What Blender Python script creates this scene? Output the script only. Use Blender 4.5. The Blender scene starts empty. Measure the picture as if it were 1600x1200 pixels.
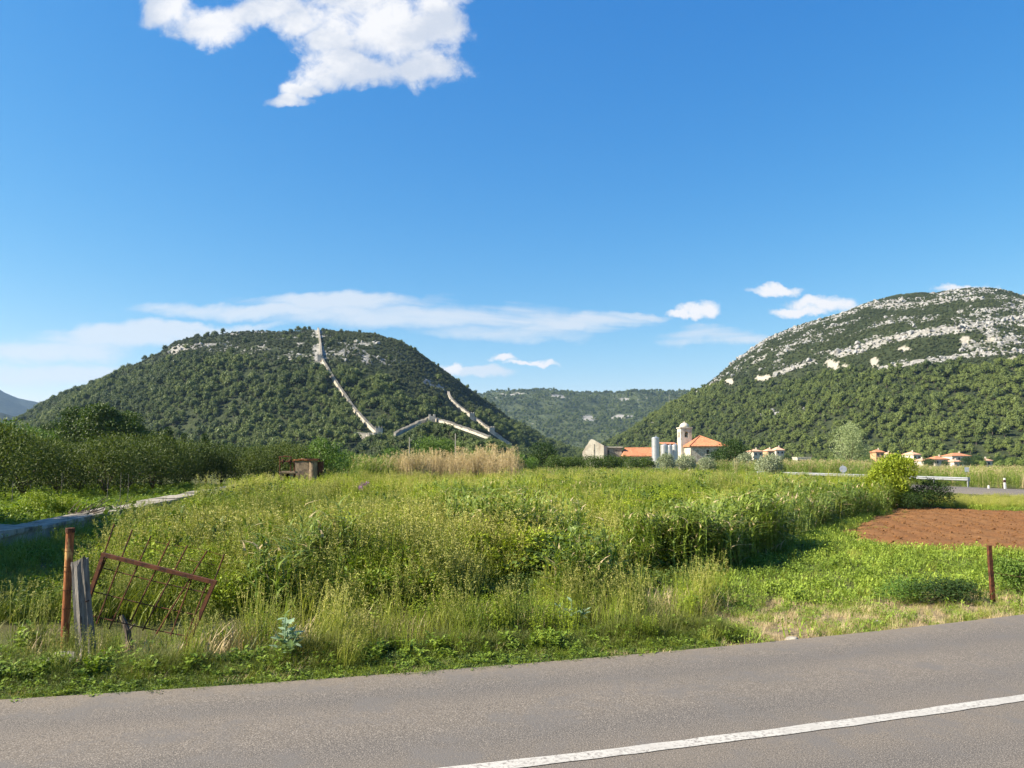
import bpy, math, random
import numpy as np
from mathutils import Vector, Matrix, noise as mnoise

R = math.radians
sc = bpy.context.scene
col = sc.collection
rng = np.random.default_rng(7)
random.seed(7)

# ------------------------------------------------------------------ camera
F, CX, CY, HOR, H = 1200.0, 800.0, 600.0, 718.0, 2.3      # focal length in photo pixels, centre, horizon, eye height
PITCH = math.atan((HOR - CY) / F)
cp, sp = math.cos(PITCH), math.sin(PITCH)
cam = bpy.data.cameras.new('camera')
cam.sensor_width = 36.0
cam.lens = 36.0 * F / 1600.0
cam.clip_start = 0.05
cam.clip_end = 40000
camo = bpy.data.objects.new('camera', cam)
col.objects.link(camo)
camo.location = (0, 0, H)
camo.rotation_euler = (math.pi / 2 + PITCH, 0, 0)
sc.camera = camo

# ------------------------------------------------------------------ light
SUN_EL, SUN_AZ = R(37), R(-103)            # azimuth measured from +Y (view direction), negative = left
SUN_STRENGTH, SKY_STRENGTH, EXPOSURE = 5.0, 0.060, 1.5
sun_dir = Vector((math.sin(SUN_AZ) * math.cos(SUN_EL), math.cos(SUN_AZ) * math.cos(SUN_EL), math.sin(SUN_EL)))
sl = bpy.data.lights.new('sun', 'SUN')
sl.energy = SUN_STRENGTH
sl.angle = R(0.53)
sl.color = (1.0, 0.90, 0.72)
slo = bpy.data.objects.new('sun', sl)
col.objects.link(slo)
slo.rotation_euler = sun_dir.to_track_quat('Z', 'Y').to_euler()
slo.location = (-60, -10, 80)

sc.view_settings.view_transform = 'Standard'
sc.view_settings.look = 'None'
sc.view_settings.gamma = 1.0
sc.view_settings.use_curve_mapping = False
sc.view_settings.exposure = EXPOSURE
sc.render.engine = 'CYCLES'
sc.cycles.max_bounces = 6
sc.cycles.diffuse_bounces = 3
sc.cycles.transmission_bounces = 4
sc.cycles.volume_bounces = 0
sc.cycles.use_denoising = True


def ray(px, py):
    u, v = (px - CX) / F, (CY - py) / F
    return u, cp - v * sp, sp + v * cp


def AE(px, py):
    """photo pixel -> (tan azimuth, tan elevation)"""
    x, y, z = ray(np.asarray(px, float), np.asarray(py, float))
    return x / y, z / y


def P(px, py, Y):
    """world point seen at a photo pixel when it lies Y metres ahead"""
    x, y, z = ray(px, py)
    return Vector((x / y * Y, Y, H + z / y * Y))


def G(px, py, z=0.0):
    """world point seen at a photo pixel on the level z"""
    x, y, zz = ray(px, py)
    k = (z - H) / zz
    return Vector((x * k, y * k, z))


def proj(X, Y, Z):
    d = Z - H
    fwd = Y * cp + d * sp
    up = d * cp - Y * sp
    return CX + F * X / fwd, CY - F * up / fwd


# ------------------------------------------------------------------ noise
def _hash(ix, iy, seed):
    h = (ix.astype(np.int64) * 374761393 + iy.astype(np.int64) * 668265263 + seed * 974634757) & 0xFFFFFFFF
    h = ((h ^ (h >> 13)) * 1274126177) & 0xFFFFFFFF
    h = h ^ (h >> 16)
    return (h & 0xFFFFFF) / float(0xFFFFFF)


def vnoise(x, y, seed=0):
    x = np.asarray(x, float); y = np.asarray(y, float)
    ix, iy = np.floor(x), np.floor(y)
    fx, fy = x - ix, y - iy
    fx = fx * fx * (3 - 2 * fx); fy = fy * fy * (3 - 2 * fy)
    a = _hash(ix, iy, seed); b = _hash(ix + 1, iy, seed)
    c = _hash(ix, iy + 1, seed); d = _hash(ix + 1, iy + 1, seed)
    return (a * (1 - fx) + b * fx) * (1 - fy) + (c * (1 - fx) + d * fx) * fy


def fbm(x, y, o=4, seed=0):
    s, a, t = 0, 1.0, 0
    for i in range(o):
        s = s + a * vnoise(x * 2 ** i + 17.3 * i, y * 2 ** i - 9.1 * i, seed + i)
        t += a
        a *= 0.5
    return s / t


def sstep(a, b, x):
    t = np.clip((x - a) / (b - a), 0, 1)
    return t * t * (3 - 2 * t)


# ------------------------------------------------------------------ world: Nishita sky + clouds by direction
def build_world():
    w = bpy.data.worlds.new('World')
    sc.world = w
    w.use_nodes = True
    nt = w.node_tree
    nt.nodes.clear()
    N, L = nt.nodes.new, nt.links.new
    out = N('ShaderNodeOutputWorld')
    bg = N('ShaderNodeBackground')
    L(bg.outputs[0], out.inputs[0])
    sky = N('ShaderNodeTexSky')
    sky.sky_type = 'NISHITA'
    sky.sun_disc = False
    sky.sun_elevation = SUN_EL
    sky.sun_rotation = SUN_AZ
    sky.altitude = 0
    sky.air_density = 1.0
    sky.dust_density = 0.35
    sky.ozone_density = 2.2
    hs = N('ShaderNodeHueSaturation')
    hs.inputs['Saturation'].default_value = 1.3
    hs.inputs['Value'].default_value = 1.0
    L(sky.outputs[0], hs.inputs['Color'])
    bg.inputs['Strength'].default_value = SKY_STRENGTH

    def math_(op, a, b=None, c=None, clamp=False):
        n = N('ShaderNodeMath'); n.operation = op; n.use_clamp = clamp
        for i, v in enumerate((a, b, c)):
            if v is None: continue
            if isinstance(v, (int, float)): n.inputs[i].default_value = v
            else: L(v, n.inputs[i])
        return n.outputs[0]

    tc = N('ShaderNodeTexCoord')
    sep = N('ShaderNodeSeparateXYZ')
    L(tc.outputs['Generated'], sep.inputs[0])
    yy = math_('MAXIMUM', sep.outputs[1], 0.05)
    a = math_('DIVIDE', sep.outputs[0], yy)
    e = math_('DIVIDE', sep.outputs[2], yy)
    cmb = N('ShaderNodeCombineXYZ')
    L(a, cmb.inputs[0]); L(e, cmb.inputs[1])
    ae = cmb.outputs[0]

    def noise_tex(scale, detail, rough, sx=1, sy=1, dist=0.0, off=0.0):
        m = N('ShaderNodeMapping')
        m.inputs['Scale'].default_value = (sx, sy, 1)
        m.inputs['Location'].default_value = (off, off * .7, off * .3)
        L(ae, m.inputs['Vector'])
        n = N('ShaderNodeTexNoise')
        n.inputs['Scale'].default_value = scale
        n.inputs['Detail'].default_value = detail
        n.inputs['Roughness'].default_value = rough
        n.inputs['Distortion'].default_value = dist
        L(m.outputs[0], n.inputs['Vector'])
        return n.outputs['Fac']

    def warp(scale, amp, detail=6):
        n = N('ShaderNodeTexNoise'); n.inputs['Scale'].default_value = scale; n.inputs['Detail'].default_value = detail; n.inputs['Roughness'].default_value = 0.6
        L(ae, n.inputs['Vector'])
        a1 = N('ShaderNodeVectorMath'); a1.operation = 'SUBTRACT'; L(n.outputs['Color'], a1.inputs[0]); a1.inputs[1].default_value = (.5, .5, .5)
        a2 = N('ShaderNodeVectorMath'); a2.operation = 'MULTIPLY_ADD'; L(a1.outputs[0], a2.inputs[0]); a2.inputs[1].default_value = (amp, amp, 0); L(ae, a2.inputs[2])
        return a2.outputs[0]

    def blobs(lst, ae):
        res = None
        for px, py, rx, ry in lst:
            ca, ce = AE(px, py)
            s1 = N('ShaderNodeVectorMath'); s1.operation = 'SUBTRACT'
            L(ae, s1.inputs[0]); s1.inputs[1].default_value = (float(ca), float(ce), 0)
            s2 = N('ShaderNodeVectorMath'); s2.operation = 'MULTIPLY'
            L(s1.outputs[0], s2.inputs[0]); s2.inputs[1].default_value = (F / rx, F / ry, 0)
            s3 = N('ShaderNodeVectorMath'); s3.operation = 'DOT_PRODUCT'
            L(s2.outputs[0], s3.inputs[0]); L(s2.outputs[0], s3.inputs[1])
            d = math_('SUBTRACT', 1.0, s3.outputs['Value'])
            if res is None: res = d
            else: res = math_('SMOOTH_MAX', res, d, 0.25)
        return math_('MAXIMUM', res, -1.5)

    def smooth(x, lo, hi):
        n = N('ShaderNodeMapRange'); n.interpolation_type = 'SMOOTHSTEP'
        n.inputs['From Min'].default_value = lo; n.inputs['From Max'].default_value = hi
        L(x, n.inputs['Value'])
        return n.outputs[0]

    nz = noise_tex(26.0, 10, 0.66, dist=0.4)
    nzc = math_('SUBTRACT', nz, 0.5)
    # heaped cloud at the top and the small puffs over the ridge
    big = blobs([(262, 18, 48, 36), (335, 38, 80, 42), (415, 18, 75, 34), (470, 40, 55, 30), (520, 60, 65, 42), (560, 0, 95, 45),
                 (620, 50, 110, 62), (680, 35, 60, 66), (665, 105, 66, 36), (560, 110, 100, 34), (500, 122, 55, 26), (447, 160, 42, 17), (470, 140, 42, 17),
                 (700, -30, 60, 60), (430, -40, 120, 45)], warp(11.0, 0.075, 8))
    small = blobs([(1096, 482, 34, 15), (1072, 492, 30, 9), (1285, 476, 56, 15), (1250, 488, 48, 9), (1212, 453, 46, 10),
                   (1515, 452, 52, 10), (785, 559, 24, 6), (702, 577, 22, 11), (828, 567, 42, 5)], warp(34.0, 0.030, 8))
    dens = math_('MULTIPLY_ADD', nzc, 2.2, math_('MAXIMUM', big, small))
    al1 = smooth(dens, -0.3, 0.85)
    shade = noise_tex(8.0, 8, 0.6, sx=1, sy=1.4, off=3.7)
    # thin streaks low down
    nw = noise_tex(3.0, 7, 0.6, sx=1.0, sy=5.5, dist=0.5, off=1.3)
    thin = blobs([(400, 486, 160, 14), (560, 470, 170, 16), (660, 495, 250, 26), (800, 520, 170, 17), (880, 500, 150, 16), (990, 492, 70, 8),
                  (200, 525, 210, 20), (60, 545, 160, 22), (330, 512, 130, 9), (1110, 524, 100, 15), (1170, 530, 60, 12),
                  (750, 585, 55, 8), (60, 585, 150, 20)], warp(9.0, 0.05, 6))
    al2 = math_('MULTIPLY', smooth(math_('MULTIPLY_ADD', math_('SUBTRACT', nw, 0.5), 4.5, thin), -0.35, 1.05), 0.84)
    K = 1.0 / SKY_STRENGTH / 2 ** EXPOSURE
    mixs = N('ShaderNodeMix'); mixs.data_type = 'RGBA'
    mixs.inputs['A'].default_value = (0.66 * K, 0.72 * K, 0.83 * K, 1)
    mixs.inputs['B'].default_value = (0.97 * K, 0.97 * K, 0.99 * K, 1)
    L(math_('MAXIMUM', smooth(shade, 0.38, 0.62), smooth(small, -1.2, -0.4)), mixs.inputs['Factor'])
    # the camera's own colour response to the blue sky, channel by channel
    sr = N('ShaderNodeSeparateColor'); L(hs.outputs[0], sr.inputs[0])
    cr = N('ShaderNodeCombineColor')
    for i, (g_, k_) in enumerate(((1.27, 1.24), (0.87, 0.93), (0.50, 0.94))):
        v_ = math_('POWER', math_('DIVIDE', sr.outputs[i], K), g_)
        L(math_('MULTIPLY', v_, k_ * K), cr.inputs[i])
    m2 = N('ShaderNodeMix'); m2.data_type = 'RGBA'
    L(al2, m2.inputs['Factor']); L(cr.outputs[0], m2.inputs['A'])
    m2.inputs['B'].default_value = (0.80 * K, 0.86 * K, 0.93 * K, 1)
    m1 = N('ShaderNodeMix'); m1.data_type = 'RGBA'
    L(al1, m1.inputs['Factor']); L(m2.outputs['Result'], m1.inputs['A']); L(mixs.outputs['Result'], m1.inputs['B'])
    L(m1.outputs['Result'], bg.inputs['Color'])
    w.cycles.sampling_method = 'MANUAL'
    w.cycles.sample_map_resolution = 512


build_world()

# ------------------------------------------------------------------ object helpers


def tag(o, label=None, cat=None, group=None, kind=None):
    if label: o['label'] = label
    if cat: o['category'] = cat
    if group: o['group'] = group
    if kind: o['kind'] = kind
    return o


def empty(name, loc, label, cat, group=None, rz=0.0):
    o = bpy.data.objects.new(name, None)
    o.empty_display_size = 0.2
    col.objects.link(o)
    o.location = loc
    o.rotation_euler = (0, 0, rz)
    return tag(o, label, cat, group)


class MB:
    """collects vertices and faces of ONE mesh"""

    def __init__(self):
        self.v, self.f, self.m, self.c = [], [], [], []

    def add(self, verts, faces, mat=0, c=0.5):
        o = len(self.v)
        self.v.extend(tuple(p) for p in verts)
        self.c.extend([c] * len(verts))
        for f in faces:
            self.f.append(tuple(i + o for i in f))
            self.m.append(mat)
        return self

    def box(self, c, s, mat=0, rz=0.0, taper=1.0):
        x, y, z = s[0] / 2, s[1] / 2, s[2] / 2
        ca, sa = math.cos(rz), math.sin(rz)
        vs = []
        for dz, k in ((-z, 1.0), (z, taper)):
            for dx, dy in ((-x, -y), (x, -y), (x, y), (-x, y)):
                dx, dy = dx * k, dy * k
                vs.append((c[0] + dx * ca - dy * sa, c[1] + dx * sa + dy * ca, c[2] + dz))
        return self.add(vs, [(3, 2, 1, 0), (4, 5, 6, 7), (0, 1, 5, 4), (1, 2, 6, 5), (2, 3, 7, 6), (3, 0, 4, 7)], mat)

    def tube(self, pts, rad, n=6, mat=0, cap=True, c=0.5):
        pts = [Vector(p) for p in pts]
        if not hasattr(rad, '__len__'): rad = [rad] * len(pts)
        o = len(self.v)
        prev = None
        for i, p in enumerate(pts):
            d = (pts[min(i + 1, len(pts) - 1)] - pts[max(i - 1, 0)])
            if d.length < 1e-9: d = Vector((0, 0, 1))
            d.normalize()
            ref = Vector((1, 0, 0)) if abs(d.x) < 0.9 else Vector((0, 1, 0))
            if prev is not None: ref = prev
            a = (ref - d * ref.dot(d)).normalized()
            prev = a
            b = d.cross(a)
            for k in range(n):
                t = 2 * math.pi * k / n
                self.v.append(tuple(p + (a * math.cos(t) + b * math.sin(t)) * rad[i]))
                self.c.append(c)
        for i in range(len(pts) - 1):
            for k in range(n):
                k2 = (k + 1) % n
                self.f.append((o + i * n + k, o + i * n + k2, o + (i + 1) * n + k2, o + (i + 1) * n + k))
                self.m.append(mat)
        if cap:
            self.f.append(tuple(o + k for k in range(n))[::-1]); self.m.append(mat)
            e = o + (len(pts) - 1) * n
            self.f.append(tuple(e + k for k in range(n))); self.m.append(mat)
        return self

    def mesh(self, name, mats, smooth=False):
        me = bpy.data.meshes.new(name)
        me.from_pydata(self.v, [], self.f)
        for m in (mats if isinstance(mats, (list, tuple)) else [mats]): me.materials.append(m)
        if isinstance(mats, (list, tuple)) and len(mats) > 1:
            me.polygons.foreach_set('material_index', self.m)
        at = me.attributes.new('lc', 'FLOAT', 'POINT')
        at.data.foreach_set('value', self.c)
        if smooth: me.polygons.foreach_set('use_smooth', [True] * len(self.f))
        me.update()
        return me

    def build(self, name, mats, parent=None, smooth=False):
        o = bpy.data.objects.new(name, self.mesh(name, mats, smooth))
        col.objects.link(o)
        if parent: o.parent = parent
        return o


def arr_mesh(name, V, Q, mats, smooth=False, attrs=None):
    """mesh from numpy arrays, Q = (n,k) polygons"""
    me = bpy.data.meshes.new(name)
    V = np.ascontiguousarray(V, dtype=np.float32); Q = np.ascontiguousarray(Q, dtype=np.int32)
    n, k = Q.shape
    me.vertices.add(len(V)); me.vertices.foreach_set('co', V.ravel())
    me.loops.add(n * k); me.loops.foreach_set('vertex_index', Q.ravel())
    me.polygons.add(n)
    me.polygons.foreach_set('loop_start', np.arange(0, n * k, k, dtype=np.int32))
    if smooth: me.polygons.foreach_set('use_smooth', np.ones(n, dtype=bool))
    for m in (mats if isinstance(mats, (list, tuple)) else [mats]): me.materials.append(m)
    for nm, val in (attrs or {}).items():
        at = me.attributes.new(nm, 'FLOAT', 'POINT')
        at.data.foreach_set('value', np.ascontiguousarray(val, dtype=np.float32).ravel())
    me.update(calc_edges=True)
    me.validate()
    return me


def link(name, me, parent=None):
    o = bpy.data.objects.new(name, me)
    col.objects.link(o)
    if parent: o.parent = parent
    return o


def grid_quads(nu, nv):
    i, j = np.meshgrid(np.arange(nu - 1), np.arange(nv - 1), indexing='ij')
    a = (i * nv + j).ravel()
    return np.stack([a, a + nv, a + nv + 1, a + 1], 1)


# ------------------------------------------------------------------ materials
def new_mat(name):
    m = bpy.data.materials.new(name)
    m.use_nodes = True
    nt = m.node_tree
    nt.nodes.clear()
    out = nt.nodes.new('ShaderNodeOutputMaterial')
    return m, nt, out


def mixc(nt, fac, A, B, mode='MIX'):
    n = nt.nodes.new('ShaderNodeMix'); n.data_type = 'RGBA'; n.blend_type = mode
    for key, v in (('Factor', fac), ('A', A), ('B', B)):
        s = n.inputs[key] if key == 'Factor' else [i for i in n.inputs if i.name == key and i.type == 'RGBA'][0]
        if isinstance(v, (int, float)): s.default_value = v
        elif isinstance(v, tuple): s.default_value = (*v[:3], 1)
        else: nt.links.new(v, s)
    return [o for o in n.outputs if o.type == 'RGBA'][0]


def mth(nt, op, a, b=None, c=None, clamp=False):
    n = nt.nodes.new('ShaderNodeMath'); n.operation = op; n.use_clamp = clamp
    for i, v in enumerate((a, b, c)):
        if v is None: continue
        if isinstance(v, (int, float)): n.inputs[i].default_value = v
        else: nt.links.new(v, n.inputs[i])
    return n.outputs[0]


def ntex(nt, scale, detail=4, rough=0.55, vec=None, stretch=None, dist=0.0):
    n = nt.nodes.new('ShaderNodeTexNoise')
    n.inputs['Scale'].default_value = scale
    n.inputs['Detail'].default_value = detail
    n.inputs['Roughness'].default_value = rough
    n.inputs['Distortion'].default_value = dist
    if vec is None:
        t = nt.nodes.new('ShaderNodeTexCoord'); vec = t.outputs['Object']
    if stretch:
        mp = nt.nodes.new('ShaderNodeMapping'); mp.inputs['Scale'].default_value = stretch
        nt.links.new(vec, mp.inputs['Vector']); vec = mp.outputs[0]
    nt.links.new(vec, n.inputs['Vector'])
    return n.outputs['Fac']


def rmp(nt, x, lo, hi):
    n = nt.nodes.new('ShaderNodeMapRange')
    n.inputs['From Min'].default_value = lo; n.inputs['From Max'].default_value = hi
    nt.links.new(x, n.inputs['Value'])
    return n.outputs[0]


def attr(nt, name, typ='GEOMETRY'):
    n = nt.nodes.new('ShaderNodeAttribute'); n.attribute_name = name; n.attribute_type = typ
    return n.outputs['Fac']


def leaf_mat(name, c1, c2, trans=0.24, rough=0.55, spec=0.25, tint=True, tcol=(1.25, 1.3, 0.55)):
    m, nt, out = new_mat(name)
    oi = nt.nodes.new('ShaderNodeObjectInfo')
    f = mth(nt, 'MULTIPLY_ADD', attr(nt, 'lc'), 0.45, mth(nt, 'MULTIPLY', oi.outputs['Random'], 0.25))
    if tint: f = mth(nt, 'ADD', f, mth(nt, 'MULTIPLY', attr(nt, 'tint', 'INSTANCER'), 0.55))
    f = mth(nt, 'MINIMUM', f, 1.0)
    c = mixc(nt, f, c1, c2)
    b = nt.nodes.new('ShaderNodeBsdfPrincipled')
    b.inputs['Roughness'].default_value = rough
    b.inputs['Specular IOR Level'].default_value = spec
    nt.links.new(c, b.inputs['Base Color'])
    t = nt.nodes.new('ShaderNodeBsdfTranslucent')
    nt.links.new(mixc(nt, 1.0, c, tcol, 'MULTIPLY'), t.inputs['Color'])
    mx = nt.nodes.new('ShaderNodeMixShader')
    mx.inputs[0].default_value = trans
    nt.links.new(b.outputs[0], mx.inputs[1]); nt.links.new(t.outputs[0], mx.inputs[2])
    nt.links.new(mx.outputs[0], out.inputs[0])
    return m


def solid_mat(name, c1, c2, scale=4.0, rough=0.8, metal=0.0, bump=0.3, detail=6, stretch=None, lo=0.35, hi=0.65, c3=None, s3=1.0, spec=0.3, bdist=0.02, lo3=0.5, hi3=0.62):
    m, nt, out = new_mat(name)
    n = ntex(nt, scale, detail, 0.6, stretch=stretch)
    c = mixc(nt, rmp(nt, n, lo, hi), c1, c2)
    if c3: c = mixc(nt, rmp(nt, ntex(nt, s3, 5, 0.6, stretch=stretch), lo3, hi3), c, c3)
    b = nt.nodes.new('ShaderNodeBsdfPrincipled')
    b.inputs['Roughness'].default_value = rough
    b.inputs['Metallic'].default_value = metal
    b.inputs['Specular IOR Level'].default_value = spec
    nt.links.new(c, b.inputs['Base Color'])
    if bump:
        bp = nt.nodes.new('ShaderNodeBump'); bp.inputs['Strength'].default_value = bump; bp.inputs['Distance'].default_value = bdist
        nt.links.new(ntex(nt, scale * 3, 5, 0.65, stretch=stretch), bp.inputs['Height'])
        nt.links.new(bp.outputs[0], b.inputs['Normal'])
    nt.links.new(b.outputs[0], out.inputs[0])
    return m


M = {}
M['grass'] = leaf_mat('grass_blades', (0.048, 0.100, 0.010), (0.370, 0.380, 0.060))
M['vgrass'] = leaf_mat('verge_grass_blades', (0.045, 0.085, 0.014), (0.260, 0.245, 0.065))
M['vweed'] = leaf_mat('verge_weed_leaves', (0.045, 0.095, 0.013), (0.190, 0.220, 0.040))
M['seed'] = leaf_mat('grass_seed_heads', (0.170, 0.200, 0.040), (0.500, 0.450, 0.150), trans=0.2)
M['herb'] = leaf_mat('herb_leaves', (0.048, 0.110, 0.008), (0.370, 0.430, 0.034))
M['reed'] = leaf_mat('reed_leaves', (0.040, 0.085, 0.014), (0.240, 0.310, 0.050), spec=0.3, rough=0.5)
M['dry'] = leaf_mat('dry_grass', (0.300, 0.225, 0.115), (0.560, 0.450, 0.270), trans=0.2)
M['bramble'] = leaf_mat('bramble_leaves', (0.030, 0.060, 0.012), (0.110, 0.165, 0.028), trans=0.2)
M['weed'] = leaf_mat('low_weed_leaves', (0.055, 0.115, 0.012), (0.270, 0.350, 0.044))
M['thistle'] = leaf_mat('pale_plant_leaves', (0.170, 0.260, 0.150), (0.320, 0.420, 0.280), tint=False, trans=0.2)
M['orchard'] = leaf_mat('orchard_leaves', (0.018, 0.038, 0.010), (0.155, 0.190, 0.045), tint=False, spec=0.15, rough=0.6)
M['grove'] = leaf_mat('grove_leaves', (0.016, 0.042, 0.008), (0.130, 0.185, 0.026), tint=False)
M['olive'] = leaf_mat('olive_leaves', (0.170, 0.205, 0.115), (0.360, 0.400, 0.250), tint=False, trans=0.15)
M['poplar'] = leaf_mat('pale_tree_leaves', (0.150, 0.200, 0.085), (0.420, 0.470, 0.250), tint=False)
M['yellow'] = leaf_mat('yellow_green_leaves', (0.080, 0.150, 0.010), (0.400, 0.430, 0.032), tint=False)
M['darktree'] = leaf_mat('dark_tree_leaves', (0.016, 0.038, 0.008), (0.065, 0.110, 0.020), tint=False)
M['brighttree'] = leaf_mat('bright_tree_leaves', (0.065, 0.135, 0.018), (0.150, 0.215, 0.035), tint=False)
M['pine'] = leaf_mat('hill_tree_foliage', (0.020, 0.042, 0.013), (0.135, 0.170, 0.040), trans=0.12)
M['maquis'] = leaf_mat('hill_shrub_foliage', (0.028, 0.044, 0.018), (0.085, 0.105, 0.040), trans=0.1)
M['scrub'] = leaf_mat('valley_scrub_leaves', (0.050, 0.095, 0.018), (0.150, 0.195, 0.040), trans=0.25)
M['bark'] = solid_mat('bark', (0.05, 0.038, 0.028), (0.13, 0.105, 0.08), 9, stretch=(1, 1, .25), bump=.8)
M['flower'] = leaf_mat('purple_petals', (0.22, 0.11, 0.24), (0.34, 0.19, 0.36), tint=False)
M['rock'] = solid_mat('limestone', (0.20, 0.203, 0.20), (0.36, 0.36, 0.35), 0.35, rough=0.9, bump=0.6, bdist=0.4, c3=(0.12, 0.112, 0.10), s3=0.9)
M['wallstone'] = solid_mat('pale_wall_stone', (0.34, 0.31, 0.255), (0.47, 0.435, 0.37), 0.6, rough=0.9, bump=0.5, bdist=0.2, c3=(0.30, 0.26, 0.21), s3=0.35)
M['rust'] = solid_mat('rust', (0.055, 0.020, 0.011), (0.135, 0.048, 0.019), 18, rough=0.85, metal=0.15, bump=0.6, bdist=.004, c3=(0.028, 0.013, 0.009), s3=7)
M['rustsun'] = solid_mat('rust_with_sun_patches', (0.13, 0.040, 0.018), (0.30, 0.110, 0.035), 16, rough=0.8, metal=0.1, bump=0.6, bdist=.004, c3=(0.46, 0.27, 0.10), s3=5, stretch=(1, 1, .4), lo3=.52, hi3=.58)  # orange-yellow patches put the low warm sun into the rust colour
M['oldwood'] = solid_mat('weathered_wood', (0.085, 0.078, 0.070), (0.24, 0.222, 0.20), 14, rough=0.95, bump=1.0, bdist=.02, stretch=(1, 1, .09), c3=(0.06, 0.05, 0.045), s3=22, lo3=.56, hi3=.66)
M['concrete'] = solid_mat('old_concrete', (0.20, 0.18, 0.145), (0.37, 0.335, 0.275), 1.3, rough=0.95, bump=0.8, bdist=.03, c3=(0.10, 0.09, 0.07), s3=2.2, lo3=.50, hi3=.66)
M['dirtyconcrete'] = solid_mat('dirty_brown_concrete', (0.16, 0.115, 0.075), (0.30, 0.23, 0.155), 2.2, rough=0.95, bump=0.6, bdist=.03, c3=(0.09, 0.07, 0.05), s3=1.6)
M['roof'] = solid_mat('orange_roof_tiles', (0.42, 0.13, 0.045), (0.62, 0.24, 0.09), 1.2, rough=0.85, bump=0, c3=(0.30, 0.11, 0.05), s3=0.6)
M['plaster'] = solid_mat('pale_plaster', (0.44, 0.40, 0.33), (0.56, 0.52, 0.44), 0.8, rough=0.9, bump=0.1, c3=(0.36, 0.32, 0.26), s3=1.1)
M['steel'] = solid_mat('stainless_steel', (0.42, 0.43, 0.44), (0.50, 0.51, 0.52), 1.5, rough=0.42, metal=0.7, bump=0)
M['galv'] = solid_mat('galvanised_steel', (0.28, 0.295, 0.31), (0.36, 0.375, 0.39), 2.5, rough=0.5, metal=0.35, bump=0)
M['glass'] = solid_mat('dark_window', (0.02, 0.022, 0.025), (0.04, 0.042, 0.045), 1, rough=0.25, bump=0)
M['white'] = solid_mat('white_plastic', (0.56, 0.56, 0.54), (0.64, 0.64, 0.62), 5, rough=0.5, bump=0)
M['dark'] = solid_mat('dark_plastic', (0.03, 0.02, 0.02), (0.08, 0.03, 0.025), 5, rough=0.6, bump=0)
M['signback'] = solid_mat('grey_sign_back', (0.17, 0.20, 0.25), (0.25, 0.28, 0.33), 3, rough=0.5, metal=0.3, bump=0)
M['pole'] = solid_mat('grey_pole', (0.24, 0.22, 0.19), (0.33, 0.31, 0.27), 3, rough=0.85, bump=0)
M['stone'] = solid_mat('grey_stone', (0.22, 0.20, 0.17), (0.36, 0.33, 0.28), 6, rough=0.9, bump=0.7, bdist=.02)


def road_mat():
    m, nt, out = new_mat('asphalt')
    tc = nt.nodes.new('ShaderNodeTexCoord').outputs['Object']
    agg = ntex(nt, 55, 3, 0.75, tc)
    fine = ntex(nt, 100, 2, 0.6, tc)
    big = ntex(nt, 0.35, 5, 0.65, tc)
    at = attr(nt, 'track')
    c = mixc(nt, rmp(nt, big, 0.3, 0.7), (0.108, 0.094, 0.080), (0.138, 0.117, 0.096))
    c = mixc(nt, mth(nt, 'MULTIPLY', at, 0.85), c, (0.086, 0.079, 0.074))
    c = mixc(nt, rmp(nt, agg, 0.50, 0.34), c, (0.055, 0.051, 0.047))
    c = mixc(nt, mth(nt, 'MULTIPLY', rmp(nt, fine, 0.52, 0.66), 0.85), c, (0.30, 0.265, 0.23))
    st = mth(nt, 'MULTIPLY', rmp(nt, ntex(nt, 1.1, 6, 0.7, tc), 0.50, 0.64), 0.8)
    c = mixc(nt, st, c, (0.115, 0.107, 0.102))
    c = mixc(nt, mth(nt, 'MULTIPLY', attr(nt, 'dust'), rmp(nt, ntex(nt, 6, 6, .7, tc), .35, .62)), c, (0.19, 0.155, 0.115))
    b = nt.nodes.new('ShaderNodeBsdfPrincipled')
    nt.links.new(c, b.inputs['Base Color'])
    b.inputs['Roughness'].default_value = 0.88
    b.inputs['Specular IOR Level'].default_value = 0.25
    bp = nt.nodes.new('ShaderNodeBump'); bp.inputs['Strength'].default_value = 0.9; bp.inputs['Distance'].default_value = 0.006
    nt.links.new(agg, bp.inputs['Height']); nt.links.new(bp.outputs[0], b.inputs['Normal'])
    nt.links.new(b.outputs[0], out.inputs[0])
    return m


def paint_mat():
    m, nt, out = new_mat('road_paint')
    tc = nt.nodes.new('ShaderNodeTexCoord').outputs['Object']
    c = mixc(nt, rmp(nt, ntex(nt, 28, 5, .8, tc), 0.50, 0.60), (0.40, 0.385, 0.355), (0.18, 0.165, 0.150))
    c = mixc(nt, rmp(nt, ntex(nt, 3, 4, .6, tc), 0.45, 0.7), c, (0.33, 0.315, 0.29))
    b = nt.nodes.new('ShaderNodeBsdfPrincipled')
    nt.links.new(c, b.inputs['Base Color']); b.inputs['Roughness'].default_value = 0.7
    nt.links.new(b.outputs[0], out.inputs[0])
    return m


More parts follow.
